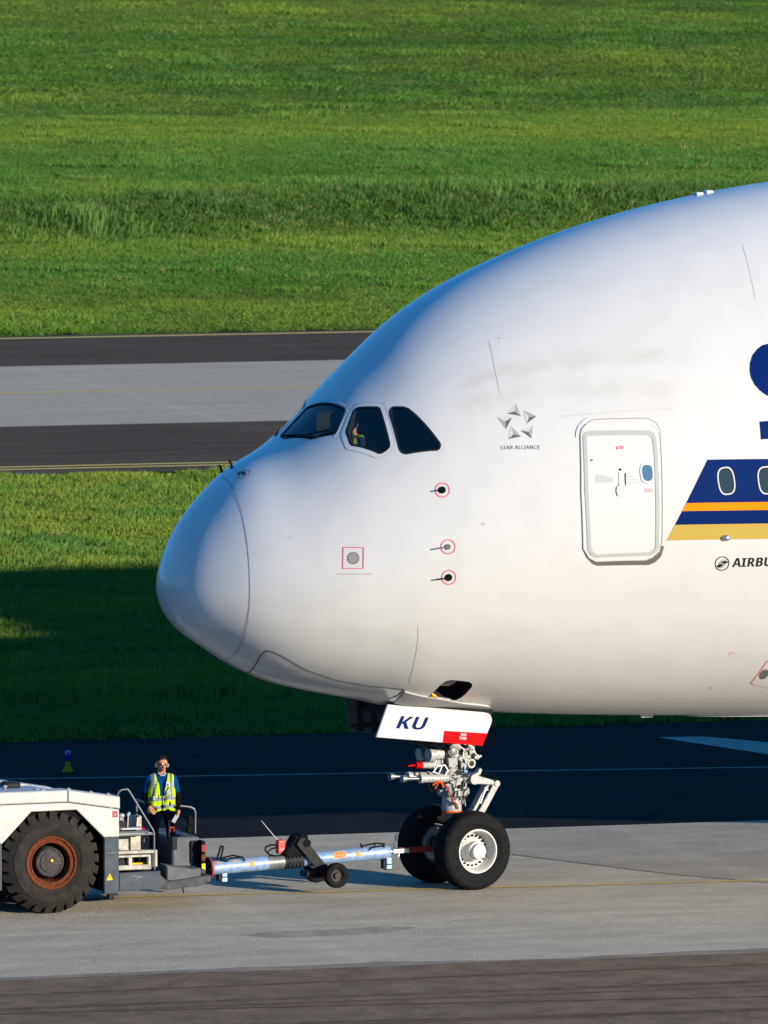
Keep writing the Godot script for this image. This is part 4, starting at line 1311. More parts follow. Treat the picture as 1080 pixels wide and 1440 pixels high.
# ---------------------------------------------------------------- tow bar
func make_tow_bar() -> void:
	var t := thing("tow_bar", "light blue tubular tow bar with two small wheels linking tractor and nose gear", "tow bar", Vector3.ZERO, deg_to_rad(24.0 - 16.5))
	var a := Vector3(-4.24, .475, 0)
	var b := Vector3(-1.07, .597, 0)
	var ax := (b - a).normalized()
	var up := Vector3(-ax.y, ax.x, 0)
	var at := func(s: float) -> Vector3: return a + ax * s
	var mb := MB.new()
	mb.lathe([Vector2(.02, .05), Vector2(.02, .100), Vector2(.07, .110), Vector2(.10, .112), Vector2(1.02, .113), Vector2(1.02, .0)], a, ax, 32, .8)
	mb.lathe([Vector2(1.60, .0), Vector2(1.60, .10), Vector2(1.63, .108), Vector2(3.02, .108), Vector2(3.10, .10), Vector2(3.12, .085), Vector2(3.12, 0)], a, ax, 32, .8)
	put("tube", mb.done(), M.bar_blue, t)
	mb = MB.new()
	mb.lathe([Vector2(1.0, .0), Vector2(1.0, .1145), Vector2(1.30, .1145), Vector2(1.30, 0)], a, ax, 32, .8)
	put("worn_sleeve", mb.done(), M.bar_grey, t)
	mb = MB.new()
	mb.lathe([Vector2(1.28, .0), Vector2(1.28, .124), Vector2(1.31, .128), Vector2(1.56, .128), Vector2(1.60, .12), Vector2(1.60, 0)], a, ax, 32, .8)
	for k in 4:
		for j in 3: mb.box(at.call(1.33 + k * .065) + up * (.06 - .06 * j) + Vector3(0, -.02, .105), at.call(1.37 + k * .065) + up * (.06 - .06 * j) + Vector3(0, .02, .135), .005)
	put("shear_coupling", mb.done(), M.gear_dark, t)
	mb = MB.new()
	mb.lathe([Vector2(-.015, 0), Vector2(-.015, .165), Vector2(.012, .165), Vector2(.012, .05)], a, ax, 36, .8)
	mb.cyl(a - ax * .22, a, .03)
	for k in 8:
		var an := TAU * k / 8
		var c := a - ax * .02 + (up * cos(an) + Vector3(0, 0, 1) * sin(an)) * .125
		mb.cyl(c - ax * .02, c, .016, .016, 6)
	var fl := put("flange", mb.done(), M.gear_dark, t)
	mb = MB.new()
	mb.lathe([Vector2(-.005, .162), Vector2(-.005, .170), Vector2(.022, .170), Vector2(.026, .112)], a, ax, 36, .8)
	put("red_ring", mb.done(), M.hose_red, fl)
	mb = MB.new()
	mb.lathe([Vector2(-.36, .0), Vector2(-.36, .07), Vector2(-.33, .085), Vector2(-.22, .085), Vector2(-.2, 0)], a, ax, 20, .8)
	put("eye", mb.done(), M.gear_dark, t)
	# fork at the aircraft end
	mb = MB.new()
	mb.cyl(at.call(3.10), at.call(3.24), .045)
	for s in [1.0, -1.0]: mb.box(at.call(3.16) + Vector3(0, -.028, .055 * s - .014), at.call(3.44) + Vector3(0, .035, .055 * s + .014))
	mb.cyl(at.call(3.24) + Vector3(0, .04, -.1), at.call(3.24) + Vector3(0, .11, .0), .012)
	mb.cyl(at.call(3.28) + Vector3(0, .02, .07), at.call(3.24) + Vector3(0, -.09, .08), .012)
	put("fork", mb.done(), M.steel, t)
	mb = MB.new()
	mb.box(at.call(3.28) + Vector3(0, -.035, -.035), at.call(3.95) + Vector3(0, .025, .035))
	put("hitch_tongue", mb.done(), M.hose_red, t)
	# handles of bent rod
	mb = MB.new()
	for z in [-.07, .07]:
		var p: Vector3 = at.call(.20)
		mb.tube([p + Vector3(-.03, .12, z), p + Vector3(.03, .33, z * .7)], .016)
	mb.tube([at.call(.23) + Vector3(0, .33, -.05), at.call(.23) + Vector3(0, .33, .05)], .012)
	mb.tube([at.call(.17) + Vector3(0, .13, .08), at.call(.28) + Vector3(0, .10, .10), at.call(.32) + Vector3(0, .14, .09), at.call(.55) + Vector3(0, .14, .09), at.call(.58) + Vector3(0, .08, .10)], .012)
	mb.tube([at.call(.17) + Vector3(0, .13, -.06), at.call(.44) + Vector3(0, .16, -.06), at.call(.60) + Vector3(0, .12, -.05), at.call(.55) + Vector3(0, .14, .09)], .012)
	put("handle", mb.done(), M.black, t)
	mb = MB.new()
	mb.tube([at.call(2.64) + Vector3(0, .16, -.05), at.call(2.64) + Vector3(0, .09, .03), at.call(2.72) + Vector3(0, .06, .08), at.call(2.78) + Vector3(0, .10, .08), at.call(2.98) + Vector3(0, .12, .08), at.call(3.0) + Vector3(0, .09, .08)], .012)
	mb.tube([at.call(2.64) + Vector3(0, .12, -.05), at.call(2.90) + Vector3(0, .15, -.05), at.call(3.04) + Vector3(0, .13, -.02), at.call(2.99) + Vector3(0, .12, .08)], .012)
	mb.tube([at.call(2.88) + Vector3(0, .15, -.05), at.call(2.88) + Vector3(0, .10, -.03)], .012)
	put("handle", mb.done(), M.black, t)
	# undercarriage
	var hub := Vector3(-2.22, .31, 0)
	mb = MB.new()
	for z in [.15, -.15]:
		mb.prism(poly([-2.74, .90, -2.66, .90, -2.25, .40, -2.17, .33, -2.20, .26, -2.30, .28, -2.46, .40, -2.80, .80]), z - .02, z + .02, .006)
	mb.cyl(hub - Vector3(0, 0, .36), hub + Vector3(0, 0, .36), .035)
	mb.box(Vector3(-2.62, .26, -.14), Vector3(-2.26, .36, .14), .02)
	mb.box(Vector3(-2.52, .24, .05), Vector3(-2.30, .40, .14), .03)
	put("wheel_arm", mb.done(), M.gear_dark, t)
	mb = MB.new()
	mb.prism(poly([-2.66, .96, -2.80, .93, -2.88, .80, -3.0, .68, -2.94, .58, -2.60, .60, -2.55, .72]), -.13, .12, .03)
	mb.box(Vector3(-2.74, .78, -.16), Vector3(-2.58, .96, .14), .03)
	mb.cyl(Vector3(-2.62, .82, -.2), Vector3(-2.62, .82, .19), .06)
	put("lift_pump", mb.done(), M.black, t)
	for s in [1.0, -1.0]:
		var c := Vector3(hub.x, hub.y, .41 * s)
		mb = MB.new()
		var pr := []
		for p in [[-.06, .11], [-.072, .13], [-.075, .16], [-.065, .185], [-.05, .197], [-.03, .200], [-.025, .194], [-.018, .194], [-.015, .201], [.015, .201], [.018, .194], [.025, .194], [.03, .200], [.05, .197], [.065, .185], [.075, .16], [.072, .13], [.06, .11]]: pr.append(Vector2(p[0], p[1]))
		mb.lathe(pr, c, Vector3(0, 0, s), 40, .75)
		var w := put("wheel", mb.done(), M.rubber, t)
		mb = MB.new()
		mb.lathe([Vector2(-.05, .11), Vector2(.055, .122), Vector2(.062, .112), Vector2(.045, .10), Vector2(.015, .09), Vector2(.01, .05), Vector2(.05, .045), Vector2(.055, .02), Vector2(.055, 0)], c, Vector3(0, 0, s), 28, .8)
		put("rim", mb.done(), M.hub, w)
	# red control box with aerial rod and hoses
	mb = MB.new()
	mb.box(Vector3(-3.07, .655, -.05), Vector3(-2.945, .875, .06), .012)
	mb.box(Vector3(-3.09, .80, -.02), Vector3(-2.925, .83, .03))
	mb.box(Vector3(-3.09, .72, -.02), Vector3(-2.925, .74, .03))
	var cb := put("control_box", mb.done(), mat(Color(.42, .02, .015), .6), t)
	mb = MB.new()
	for y in [.70, .725, .84]: mb.box(Vector3(-3.05, y, .058), Vector3(-2.965, y + .012, .064), .002)
	put("pale_print", mb.done(), M.pink, cb).set_meta("kind", "stuff")
	mb = MB.new()
	mb.box(Vector3(-3.0, .55, -.04), Vector3(-2.92, .67, .06))
	mb.box(Vector3(-3.05, .56, -.05), Vector3(-2.80, .62, .05))
	put("box_bracket", mb.done(), M.black, t)
	mb = MB.new()
	mb.cyl(Vector3(-3.06, .87, 0), Vector3(-3.336, 1.19, 0), .008, .005, 6)
	put("pump_rod", mb.done(), M.print_pale, t)
	mb = MB.new()
	mb.tube([Vector3(-3.07, .79, 0), Vector3(-3.18, .80, .02), Vector3(-3.27, .775, .03), Vector3(-3.29, .72, .04), Vector3(-3.22, .65, .05), Vector3(-3.12, .62, .05), Vector3(-3.0, .62, .05)], .014)
	mb.tube([Vector3(-3.07, .75, 0), Vector3(-3.15, .74, .0), Vector3(-3.21, .70, 0), Vector3(-3.22, .66, 0), Vector3(-3.14, .60, .0)], .012)
	put("hose", mb.done(), M.black, t)
	mb = MB.new()
	mb.tube([Vector3(-2.93, .70, .04), Vector3(-2.86, .76, .06), Vector3(-2.82, .82, .04), Vector3(-2.80, .83, .0)], .016)
	put("red_lever", mb.done(), M.hose_red, t)
	# feet
	for x in [[-3.99, .31], [-1.15, .38]]:
		mb = MB.new()
		mb.box(Vector3(x[0] - .10, x[1] - .05, -.06), Vector3(x[0] - .05, x[1] + .10, .05))
		mb.box(Vector3(x[0] - .06, x[1] - .07, -.06), Vector3(x[0] + .05, x[1] + .02, .055))
		var ft := put("foot", mb.done(), M.gear_dark, t)
		mb = MB.new()
		mb.box(Vector3(x[0] - .045, x[1] - .055, .05), Vector3(x[0] + .045, x[1] + .01, .062))
		mb.box(Vector3(x[0] - .045, x[1] + .02, -.04), Vector3(x[0] + .045, x[1] + .13, .06))
		put("shoe", mb.done(), M.bar_blue, ft)
	# orange labels wrapped on the tube
	for d in [[.70, .0], [2.54, .0]]:
		mb = MB.new()
		for k in 6:
			var y0 := -.055 + .11 * k / 6.0
			var y1 := -.055 + .11 * (k + 1) / 6.0
			wrap_label(mb, at.call(d[0]), ax, up, .116, .055 * (1 - k / 6.0), .055 * (1 - (k + 1) / 6.0), y0 + .045, y1 + .045)
		put("warning_triangle", mb.done(), mat(Color(.70, .21, .0), .6), t)
	mb = MB.new()
	for k in 6: wrap_label(mb, at.call(2.22), ax, up, .112, .105, .105, -.012 + .018 * k, -.012 + .018 * (k + 1))
	var lb := put("number_label", mb.done(), mat(Color(.70, .21, .0), .6), t)
	for r in 2:
		var g: Array = glyphs("3003", "Droid Sans", 700)[0]
		mb = MB.new()
		for i in range(0, g.size(), 3):
			var q := []
			for k in 3:
				var th: float = (-.002 + (.045 if r == 0 else 0.0) + g[i + k].y * .034) / .112
				q.append(at.call(2.13 + g[i + k].x * .18) + (up * sin(th) + Vector3(0, 0, 1) * cos(th)) * .1145)
			mb.tri(q[0], q[1], q[2], Vector3(0, 0, 1), Vector3(0, 0, 1), Vector3(0, 0, 1))
		put("label_digits", mb.done(), M.print_grey, lb)
	mb = MB.new()
	for k in 3: wrap_label(mb, at.call(.13), ax, up, .115, .03, .03, .085 + .012 * k, .085 + .012 * (k + 1))
	for k in 3: wrap_label(mb, at.call(.42), ax, up, .116, .03, .03, .085 + .012 * k, .085 + .012 * (k + 1))
	put("orange_tape", mb.done(), mat(Color(.70, .21, .0), .6), t)

func wrap_label(mb: MB, o: Vector3, ax: Vector3, up: Vector3, r: float, h0: float, h1: float, s0: float, s1: float) -> void:
	var n0 := up * sin(s0 / r) + Vector3(0, 0, 1) * cos(s0 / r)
	var n1 := up * sin(s1 / r) + Vector3(0, 0, 1) * cos(s1 / r)
	mb.quads(o + n0 * r - ax * h0, o + n0 * r + ax * h0, o + n1 * r + ax * h1, o + n1 * r - ax * h1, n0, n0, n1, n1)

# ---------------------------------------------------------------- tow tractor
func make_tractor() -> void:
	var t := thing("tow_tractor", "low white and grey aircraft tow tractor with huge tyres and front crew platform", "tow tractor", Vector3(-4.3007, 0, .5408), deg_to_rad(20.0 - 16.5))
	var mb := MB.new()
	# side plates with the cut away wheel arches
	for z in [[1.14, 1.20], [-1.20, -1.14]]:
		mb.prism(poly([-1.781, 1.60, -1.781, 1.172, -2.030, 1.172, -2.483, 1.622, -3.221, 1.618, -3.700, 1.133, -4.60, 1.133, -5.05, 1.618, -5.80, 1.618, -6.25, 1.133, -6.70, 1.133, -6.70, 1.733, -2.628, 1.738]), z[0], z[1], .012)
	mb.box(Vector3(-1.84, 1.17, -1.14), Vector3(-1.785, 1.59, 1.14))
	put("body_side", mb.done(), M.truck_white, t)
	mb = MB.new()
	mb.prism(poly([-6.70, 1.745, -2.634, 1.750, -2.634, 1.936, -6.70, 1.945]), .86, 1.215, .018)
	mb.prism(poly([-2.624, 1.749, -1.770, 1.612, -1.770, 1.800, -2.624, 1.935]), .86, 1.215, .018)
	mb.prism(poly([-6.70, 1.62, -3.06, 1.62, -3.06, 1.885, -6.70, 1.915]), -1.215, -.86, .018)
	mb.prism(poly([-3.05, 1.62, -2.0, 1.58, -2.0, 1.67, -2.2, 1.74, -3.05, 1.885]), -1.215, -.86, .018)
	mb.prism(poly([-2.0, 1.58, -1.772, 1.58, -1.772, 1.66, -2.0, 1.685]), -.86, .86, .01)
	put("hood_rim", mb.done(), M.truck_white, t)
	mb = MB.new()
	mb.prism(poly([-6.7, 1.5, -2.0, 1.5, -2.0, 1.69, -2.6, 1.80, -6.7, 1.86]), -.86, .86, .01)
	put("hood_deck", mb.done(), M.truck_top, t)
	mb = MB.new()
	for p in [[-3.40, .4], [-3.05, .95], [-2.55, 1.0], [-2.2, 1.05], [-3.0, 1.1], [-1.9, 1.0]]:
		var y: float = 1.94 if p[0] < -2.6 else 1.935 + (p[0] + 2.62) * -.158
		mb.cyl(Vector3(p[0], y - .07, p[1]), Vector3(p[0], y + .025, p[1]), .022)
		mb.box(Vector3(p[0] - .04, y - .01, p[1] - .02), Vector3(p[0] + .04, y + .012, p[1] + .02))
	put("hood_latch", mb.done(), M.gear_grey, t)
	mb = MB.new()
	mb.box(Vector3(-3.10, 1.80, -.75), Vector3(-2.85, 1.90, -.5), .03)
	put("exhaust_cover", mb.done(), M.gear_dark, t)
	# chassis and grey lower panels
	mb = MB.new()
	mb.box(Vector3(-6.6, .35, -.62), Vector3(-1.80, 1.52, .62), .02)
	mb.box(Vector3(-6.65, 1.45, -1.13), Vector3(-1.86, 1.60, 1.13), .02)
	mb.box(Vector3(-2.03, .30, -1.12), Vector3(-1.82, 1.16, 1.12), .02)
	mb.box(Vector3(-2.98, .68, -.9), Vector3(-2.82, .92, .9), .02)
	mb.box(Vector3(-5.5, .68, -.9), Vector3(-5.34, .92, .9), .02)
	put("chassis", mb.done(), M.black, t)
	mb = MB.new()
	for z in [[1.13, 1.197], [-1.197, -1.13]]:
		mb.prism(poly([-2.027, 1.169, -1.784, 1.169, -1.784, .279, -2.027, .275]), z[0], z[1], .012)
		mb.prism(poly([-4.60, 1.130, -3.703, 1.130, -3.703, .40, -4.60, .40]), z[0], z[1], .012)
		mb.prism(poly([-1.781, .600, -1.10, .606, -1.09, .320, -1.781, .312]), z[0], z[1] - .004, .012)
	put("lower_panel", mb.done(), M.truck_grey, t)
	mb = MB.new()
	for q in [[-1.56, .54, .18, -.012], [-1.50, .50, .10, .02], [-1.98, .92, .17, .0]]:
		mb.quad(Vector3(q[0], q[1], 1.1985), Vector3(q[0] + q[2], q[1] + q[3], 1.1985), Vector3(q[0] + q[2], q[1] + q[3] + .005, 1.1985), Vector3(q[0], q[1] + .009, 1.1985), Vector3(0, 0, 1))
	put("scuff_marks", mb.done(), M.bar_grey, t).set_meta("kind", "stuff")
	mb = MB.new()
	mb.box(Vector3(-1.93, .17, 1.0), Vector3(-1.84, .28, 1.12))
	put("jack_pad", mb.done(), M.gear_dark, t)
	mb = MB.new()
	mb.prism(poly([-1.893, 1.583, -1.807, 1.580, -1.807, 1.481, -1.893, 1.484]), 1.195, 1.204, .002)
	var sg := put("red_placard", mb.done(), mat(Color(.30, .02, .03), .6), t)
	mb = MB.new()
	mb.prism(poly([-1.87, 1.51, -1.83, 1.51, -1.85, 1.555]), 1.203, 1.206, .001)
	put("placard_mark", mb.done(), M.pink, sg)
	mb = MB.new()
	mb.prism(poly([-1.940, .604, -1.995, .494, -1.887, .496]), 1.19, 1.203, .002)
	var tr := put("warning_triangle", mb.done(), M.yellow, t)
	mb = MB.new()
	mb.prism(poly([-1.940, .575, -1.952, .535, -1.928, .535]), 1.20, 1.2045, .0005)
	put("triangle_mark", mb.done(), M.print_grey, tr)
	for x in [-2.90, -5.42]:
		for s in [1.0, -1.0]: tractor_wheel(t, Vector3(x, .806, 1.20 * s), s)
	# front platform: floor, sill beam, tapered toe
	mb = MB.new()
	mb.box(Vector3(-1.80, .50, -1.14), Vector3(-.24, .56, .86), .01)
	mb.prism(poly([-1.10, .56, -1.09, .318, -.98, .295, -.42, .335, -.24, .40, -.24, .50, -.95, .42]), -1.1, 1.12, .01)
	put("platform", mb.done(), M.deck_grey, t)
	mb = MB.new()
	mb.prism(poly([-.945, .665, -.536, .60, -.38, .602, -.38, .345, -.528, .345, -.945, .43]), .62, 1.04, .02)
	put("step_box", mb.done(), M.box_grey, t)
	mb = MB.new()
	mb.box(Vector3(-.66, .56, -.95), Vector3(-.20, 1.03, .46), .025)
	put("front_locker", mb.done(), M.box_grey, t)
	mb = MB.new()
	mb.box(Vector3(-.66, .84, .455), Vector3(-.58, 1.03, .475), .005)
	mb.box(Vector3(-.36, .62, .455), Vector3(-.24, .98, .50), .01)
	mb.box(Vector3(-.50, 1.03, .1), Vector3(-.40, 1.055, .35), .01)
	put("locker_fitting", mb.done(), M.gear_dark, t)
	mb = MB.new()
	mb.box(Vector3(-.20, .98, -.2), Vector3(-.05, 1.02, -.1))
	mb.box(Vector3(-.235, .33, -1.05), Vector3(-.175, .985, .66), .01)
	var pl := put("bumper_plate", mb.done(), M.black, t)
	for k in 4:
		mb = MB.new()
		mb.box(Vector3(-.24, .37 + .15 * k, .655), Vector3(-.178, .48 + .15 * k, .668), .003)
		put("hazard_stripe", mb.done(), [M.yellow, M.yellow, M.rust, M.hose_red][k], pl)
	mb = MB.new()
	mb.box(Vector3(-.18, .40, -.12), Vector3(-.06, .55, .12), .02)
	put("tow_hitch", mb.done(), M.gear_dark, t)
	mb = MB.new()
	mb.tube([Vector3(-.62, .36, .8), Vector3(-.585, .20, .8)], .012)
	put("earth_strap", mb.done(), M.black, t)
	# white frame, box and shelf behind the entry
	mb = MB.new()
	mb.box(Vector3(-1.78, .885, 1.0), Vector3(-1.18, .935, 1.14), .01)
	mb.box(Vector3(-1.78, .832, 1.05), Vector3(-1.24, .866, 1.15), .01)
	mb.box(Vector3(-1.78, .635, 1.05), Vector3(-1.235, .71, 1.15), .01)
	mb.box(Vector3(-1.61, .70, 1.06), Vector3(-1.545, .84, 1.14), .01)
	mb.box(Vector3(-1.29, .63, 1.06), Vector3(-1.24, .86, 1.15), .01)
	mb.box(Vector3(-1.20, .66, 1.0), Vector3(-1.11, .93, 1.08), .01)
	mb.box(Vector3(-1.78, 1.165, .7), Vector3(-1.17, 1.195, 1.0), .01)
	put("entry_frame", mb.done(), M.dirty_white, t)
	mb = MB.new()
	mb.prism(poly([-1.72, 1.10, -1.26, 1.12, -1.26, .86, -1.60, .86]), .52, .70, .01)
	mb.prism(poly([-1.10, 1.06, -.86, 1.10, -.80, .72, -1.10, .60]), -.32, -.1, .01)
	mb.box(Vector3(-1.05, 1.05, -.6), Vector3(-.86, 1.30, -.45), .02)
	put("white_box", mb.done(), M.dirty_white, t)
	mb = MB.new()
	mb.box(Vector3(-1.25, .56, -.9), Vector3(-.72, .98, -.34), .02)
	put("console", mb.done(), M.box_grey, t)
	mb = MB.new()
	mb.box(Vector3(-1.77, .66, .9), Vector3(-1.61, .84, 1.06), .01)
	mb.cyl(Vector3(-1.70, .75, 1.0), Vector3(-1.70, .75, 1.10), .05)
	mb.box(Vector3(-1.79, .58, .2), Vector3(-1.2, .86, .9), .01)
	put("battery_box", mb.done(), M.gear_dark, t)
	mb = MB.new()
	mb.box(Vector3(-1.53, .705, .95), Vector3(-1.30, .73, 1.05), .005)
	put("yellow_strip", mb.done(), M.yellow, t)
	# lamp on a bracket and lever on the shelf
	mb = MB.new()
	mb.prism(poly([-1.66, 1.22, -1.42, 1.20, -1.42, 1.33, -1.50, 1.39, -1.58, 1.30]), .3, .5, .02)
	mb.tube([Vector3(-1.80, 1.42, .4), Vector3(-1.74, 1.30, .4), Vector3(-1.66, 1.25, .4)], .01)
	put("lamp_bracket", mb.done(), M.gear_dark, t)
	mb = MB.new()
	mb.box(Vector3(-1.72, 1.205, .5), Vector3(-1.22, 1.235, .62), .005)
	mb.ball(Vector3(-1.50, 1.42, .46), Vector3(.06, .035, .05))
	mb.cyl(Vector3(-1.53, 1.36, .46), Vector3(-1.47, 1.36, .48), .035)
	mb.tube([Vector3(-1.42, 1.24, .52), Vector3(-1.41, 1.42, .52)], .012)
	mb.cyl(Vector3(-1.42, 1.42, .52), Vector3(-1.385, 1.47, .52), .025)
	put("work_lamp", mb.done(), M.silver, t)
	# hand rails
	mb = MB.new()
	mb.tube([Vector3(-1.785, 1.75, 1.12), Vector3(-1.785, 1.80, 1.12), Vector3(-1.765, 1.86, 1.12), Vector3(-1.725, 1.897, 1.12), Vector3(-1.62, 1.908, 1.12), Vector3(-1.585, 1.87, 1.12), Vector3(-1.20, 1.25, 1.12), Vector3(-1.180, 1.20, 1.12), Vector3(-1.175, .62, 1.12)], .016, 10)
	mb.tube([Vector3(-1.78, 1.176, 1.12), Vector3(-1.175, 1.185, 1.12)], .014, 10)
	put("entry_rail", mb.done(), M.rail, t)
	mb = MB.new()
	mb.tube([Vector3(-.80, 1.50, -.15), Vector3(-.40, 1.475, -.15), Vector3(-.15, 1.44, -.15), Vector3(-.09, 1.405, -.15), Vector3(-.07, 1.35, -.15), Vector3(-.075, .96, -.15)], .018, 10)
	mb.tube([Vector3(-.80, 1.50, -.9), Vector3(-.80, 1.50, -.15)], .018, 10)
	mb.tube([Vector3(-.80, 1.50, -.9), Vector3(-.80, .6, -.9)], .018, 10)
	put("front_rail", mb.done(), M.rail, t)
	mb = MB.new()
	mb.box(Vector3(-.20, 1.16, -.2), Vector3(-.12, 1.30, -.12), .01)
	mb.box(Vector3(-.21, 1.02, -.2), Vector3(-.12, 1.14, -.12), .01)
	mb.tube([Vector3(-.25, .98, .3), Vector3(-.32, .98, .36), Vector3(-.36, .92, .47), Vector3(-.34, .84, .48)], .016)
	put("switch_box", mb.done(), M.black, t)
	mb = MB.new()
	mb.tube([Vector3(-.66, 1.02, .3), Vector3(-.66, 1.28, .3), Vector3(-.64, 1.30, .3)], .018)
	put("lever", mb.done(), M.gear_dark, t)
	mb = MB.new()
	mb.tube([Vector3(-.64, 1.09, .3), Vector3(-.64, 1.18, .3), Vector3(-.58, 1.18, .3), Vector3(-.58, 1.09, .3), Vector3(-.64, 1.09, .3)], .012)
	put("red_grip", mb.done(), M.hose_red, t)
	mb = MB.new()
	mb.box(Vector3(-1.30, 1.20, .35), Vector3(-1.16, 1.225, .6), .005)
	put("red_strip", mb.done(), M.red, t)

func tractor_wheel(t: Node3D, c: Vector3, s: float) -> void:
	var d := Vector3(0, 0, s)
	c -= d * .25
	var mb := MB.new()
	var pr := []
	for p in [[-.25, .40], [-.29, .48], [-.29, .62], [-.25, .70], [-.20, .735], [.20, .735], [.235, .71], [.262, .67], [.285, .62], [.292, .615], [.295, .60], [.298, .55], [.292, .50], [.285, .495], [.275, .46], [.262, .43], [.24, .405]]: pr.append(Vector2(p[0], p[1]))
	mb.lathe(pr, c, d, 64, .75)
	for k in 26:       # lugs wrapping over the shoulder
		for side in [1.0, -1.0]:
			var an := TAU * (k + (0.5 if side < 0 else 0.0)) / 26
			var er := Vector3(cos(an), sin(an), 0)
			var et := Vector3(-sin(an), cos(an), 0)
			var lo := []
			var prof := [[.0, .806], [.19, .800], [.235, .775], [.258, .715], [.270, .665], [.20, .66], [.0, .66]]
			for w in 2:
				var pg := []
				for q in prof:
					var half := (.062 if q[1] > .7 else .045)
					var lean: float = (q[0] - .1) * .35
					pg.append(c + d * side * q[0] + er * q[1] + et * ((half if w == 1 else -half) + lean * side))
				lo.append(pg)
			for i in prof.size() - 2:
				var nn: Vector3 = (er * 1.0 + d * side * (0.0 if i == 0 else 1.5)).normalized()
				mb.quad(lo[0][i], lo[0][i + 1], lo[1][i + 1], lo[1][i], nn)
			for w in 2:
				var g: Array = lo[w]
				var nn: Vector3 = et * (1.0 if w == 1 else -1.0)
				for i in range(1, g.size() - 1): mb.tri(g[0], g[i], g[i + 1], nn, nn, nn)
	for k in 40:       # short ribs moulded into the sidewall
		if k % 10 < 5:
			var an := TAU * k / 90 - .9
			var er := Vector3(cos(an), sin(an), 0)
			var et := Vector3(-sin(an), cos(an), 0)
			var o := c + d * .288 + er * .585
			mb.quad(o - et * .008 - er * .03, o + et * .008 - er * .03, o + et * .008 + er * .03 + d * .008, o - et * .008 + er * .03 + d * .008, d)
	var w := put("wheel", mb.done(), M.rubber_dusty, t)
	mb = MB.new()
	mb.lathe([Vector2(.20, .41), Vector2(.262, .418), Vector2(.272, .405), Vector2(.268, .385), Vector2(.24, .375), Vector2(.235, .345), Vector2(.248, .338), Vector2(.245, .315), Vector2(.19, .30), Vector2(.12, .295), Vector2(.05, .285)], c, d, 56, .8)
	put("rim", mb.done(), M.rust, w)
	mb = MB.new()
	mb.lathe([Vector2(.04, .29), Vector2(.06, .25)], c, d, 40, .8)
	put("rim_well", mb.done(), M.black, w)
	mb = MB.new()
	mb.lathe([Vector2(.05, .245), Vector2(.17, .235), Vector2(.185, .225), Vector2(.185, .17), Vector2(.20, .16), Vector2(.21, .12), Vector2(.212, 0)], c, d, 40, .8)
	for k in 30:
		var an := TAU * k / 30
		var o := c + d * .18 + Vector3(cos(an), sin(an), 0) * .212
		mb.cyl(o, o + d * .022, .014, .014, 6)
	put("hub", mb.done(), M.hub, w)
	mb = MB.new()
	mb.cyl(c + d * .21 + Vector3(.02, .03, 0), c + d * .235 + Vector3(.02, .03, 0), .022)
	put("hub_plug", mb.done(), M.yellow, w)

# ---------------------------------------------------------------- people
# limbs are tapered capsules joined by a smooth minimum and meshed as surface nets
# bone: [from, to, radius at from, radius at to, colour]
var bones: Array = []
var blend := 0.02
func field(p: Vector3) -> float:
	var d := 1e3
	for b in bones:
		var ba: Vector3 = b[1] - b[0]
		var pa: Vector3 = p - b[0]
		var h := clampf(pa.dot(ba) / maxf(ba.length_squared(), 1e-9), 0.0, 1.0)
		var e := (pa - ba * h).length() - lerpf(b[2], b[3], h)
		if e > d + blend: continue
		if d > e + blend: d = e
		else:
			var k := maxf(blend - absf(d - e), 0.0) / blend
			d = minf(d, e) - k * k * blend * 0.25
	return d

func bone_color(p: Vector3) -> Color:
	var best := 1e3
	var c := Color.WHITE
	for b in bones:
		var ba: Vector3 = b[1] - b[0]
		var pa: Vector3 = p - b[0]
		var h := clampf(pa.dot(ba) / maxf(ba.length_squared(), 1e-9), 0.0, 1.0)
		var e := (pa - ba * h).length() - lerpf(b[2], b[3], h)
		if e < best:
			best = e
			c = b[4]
	return c

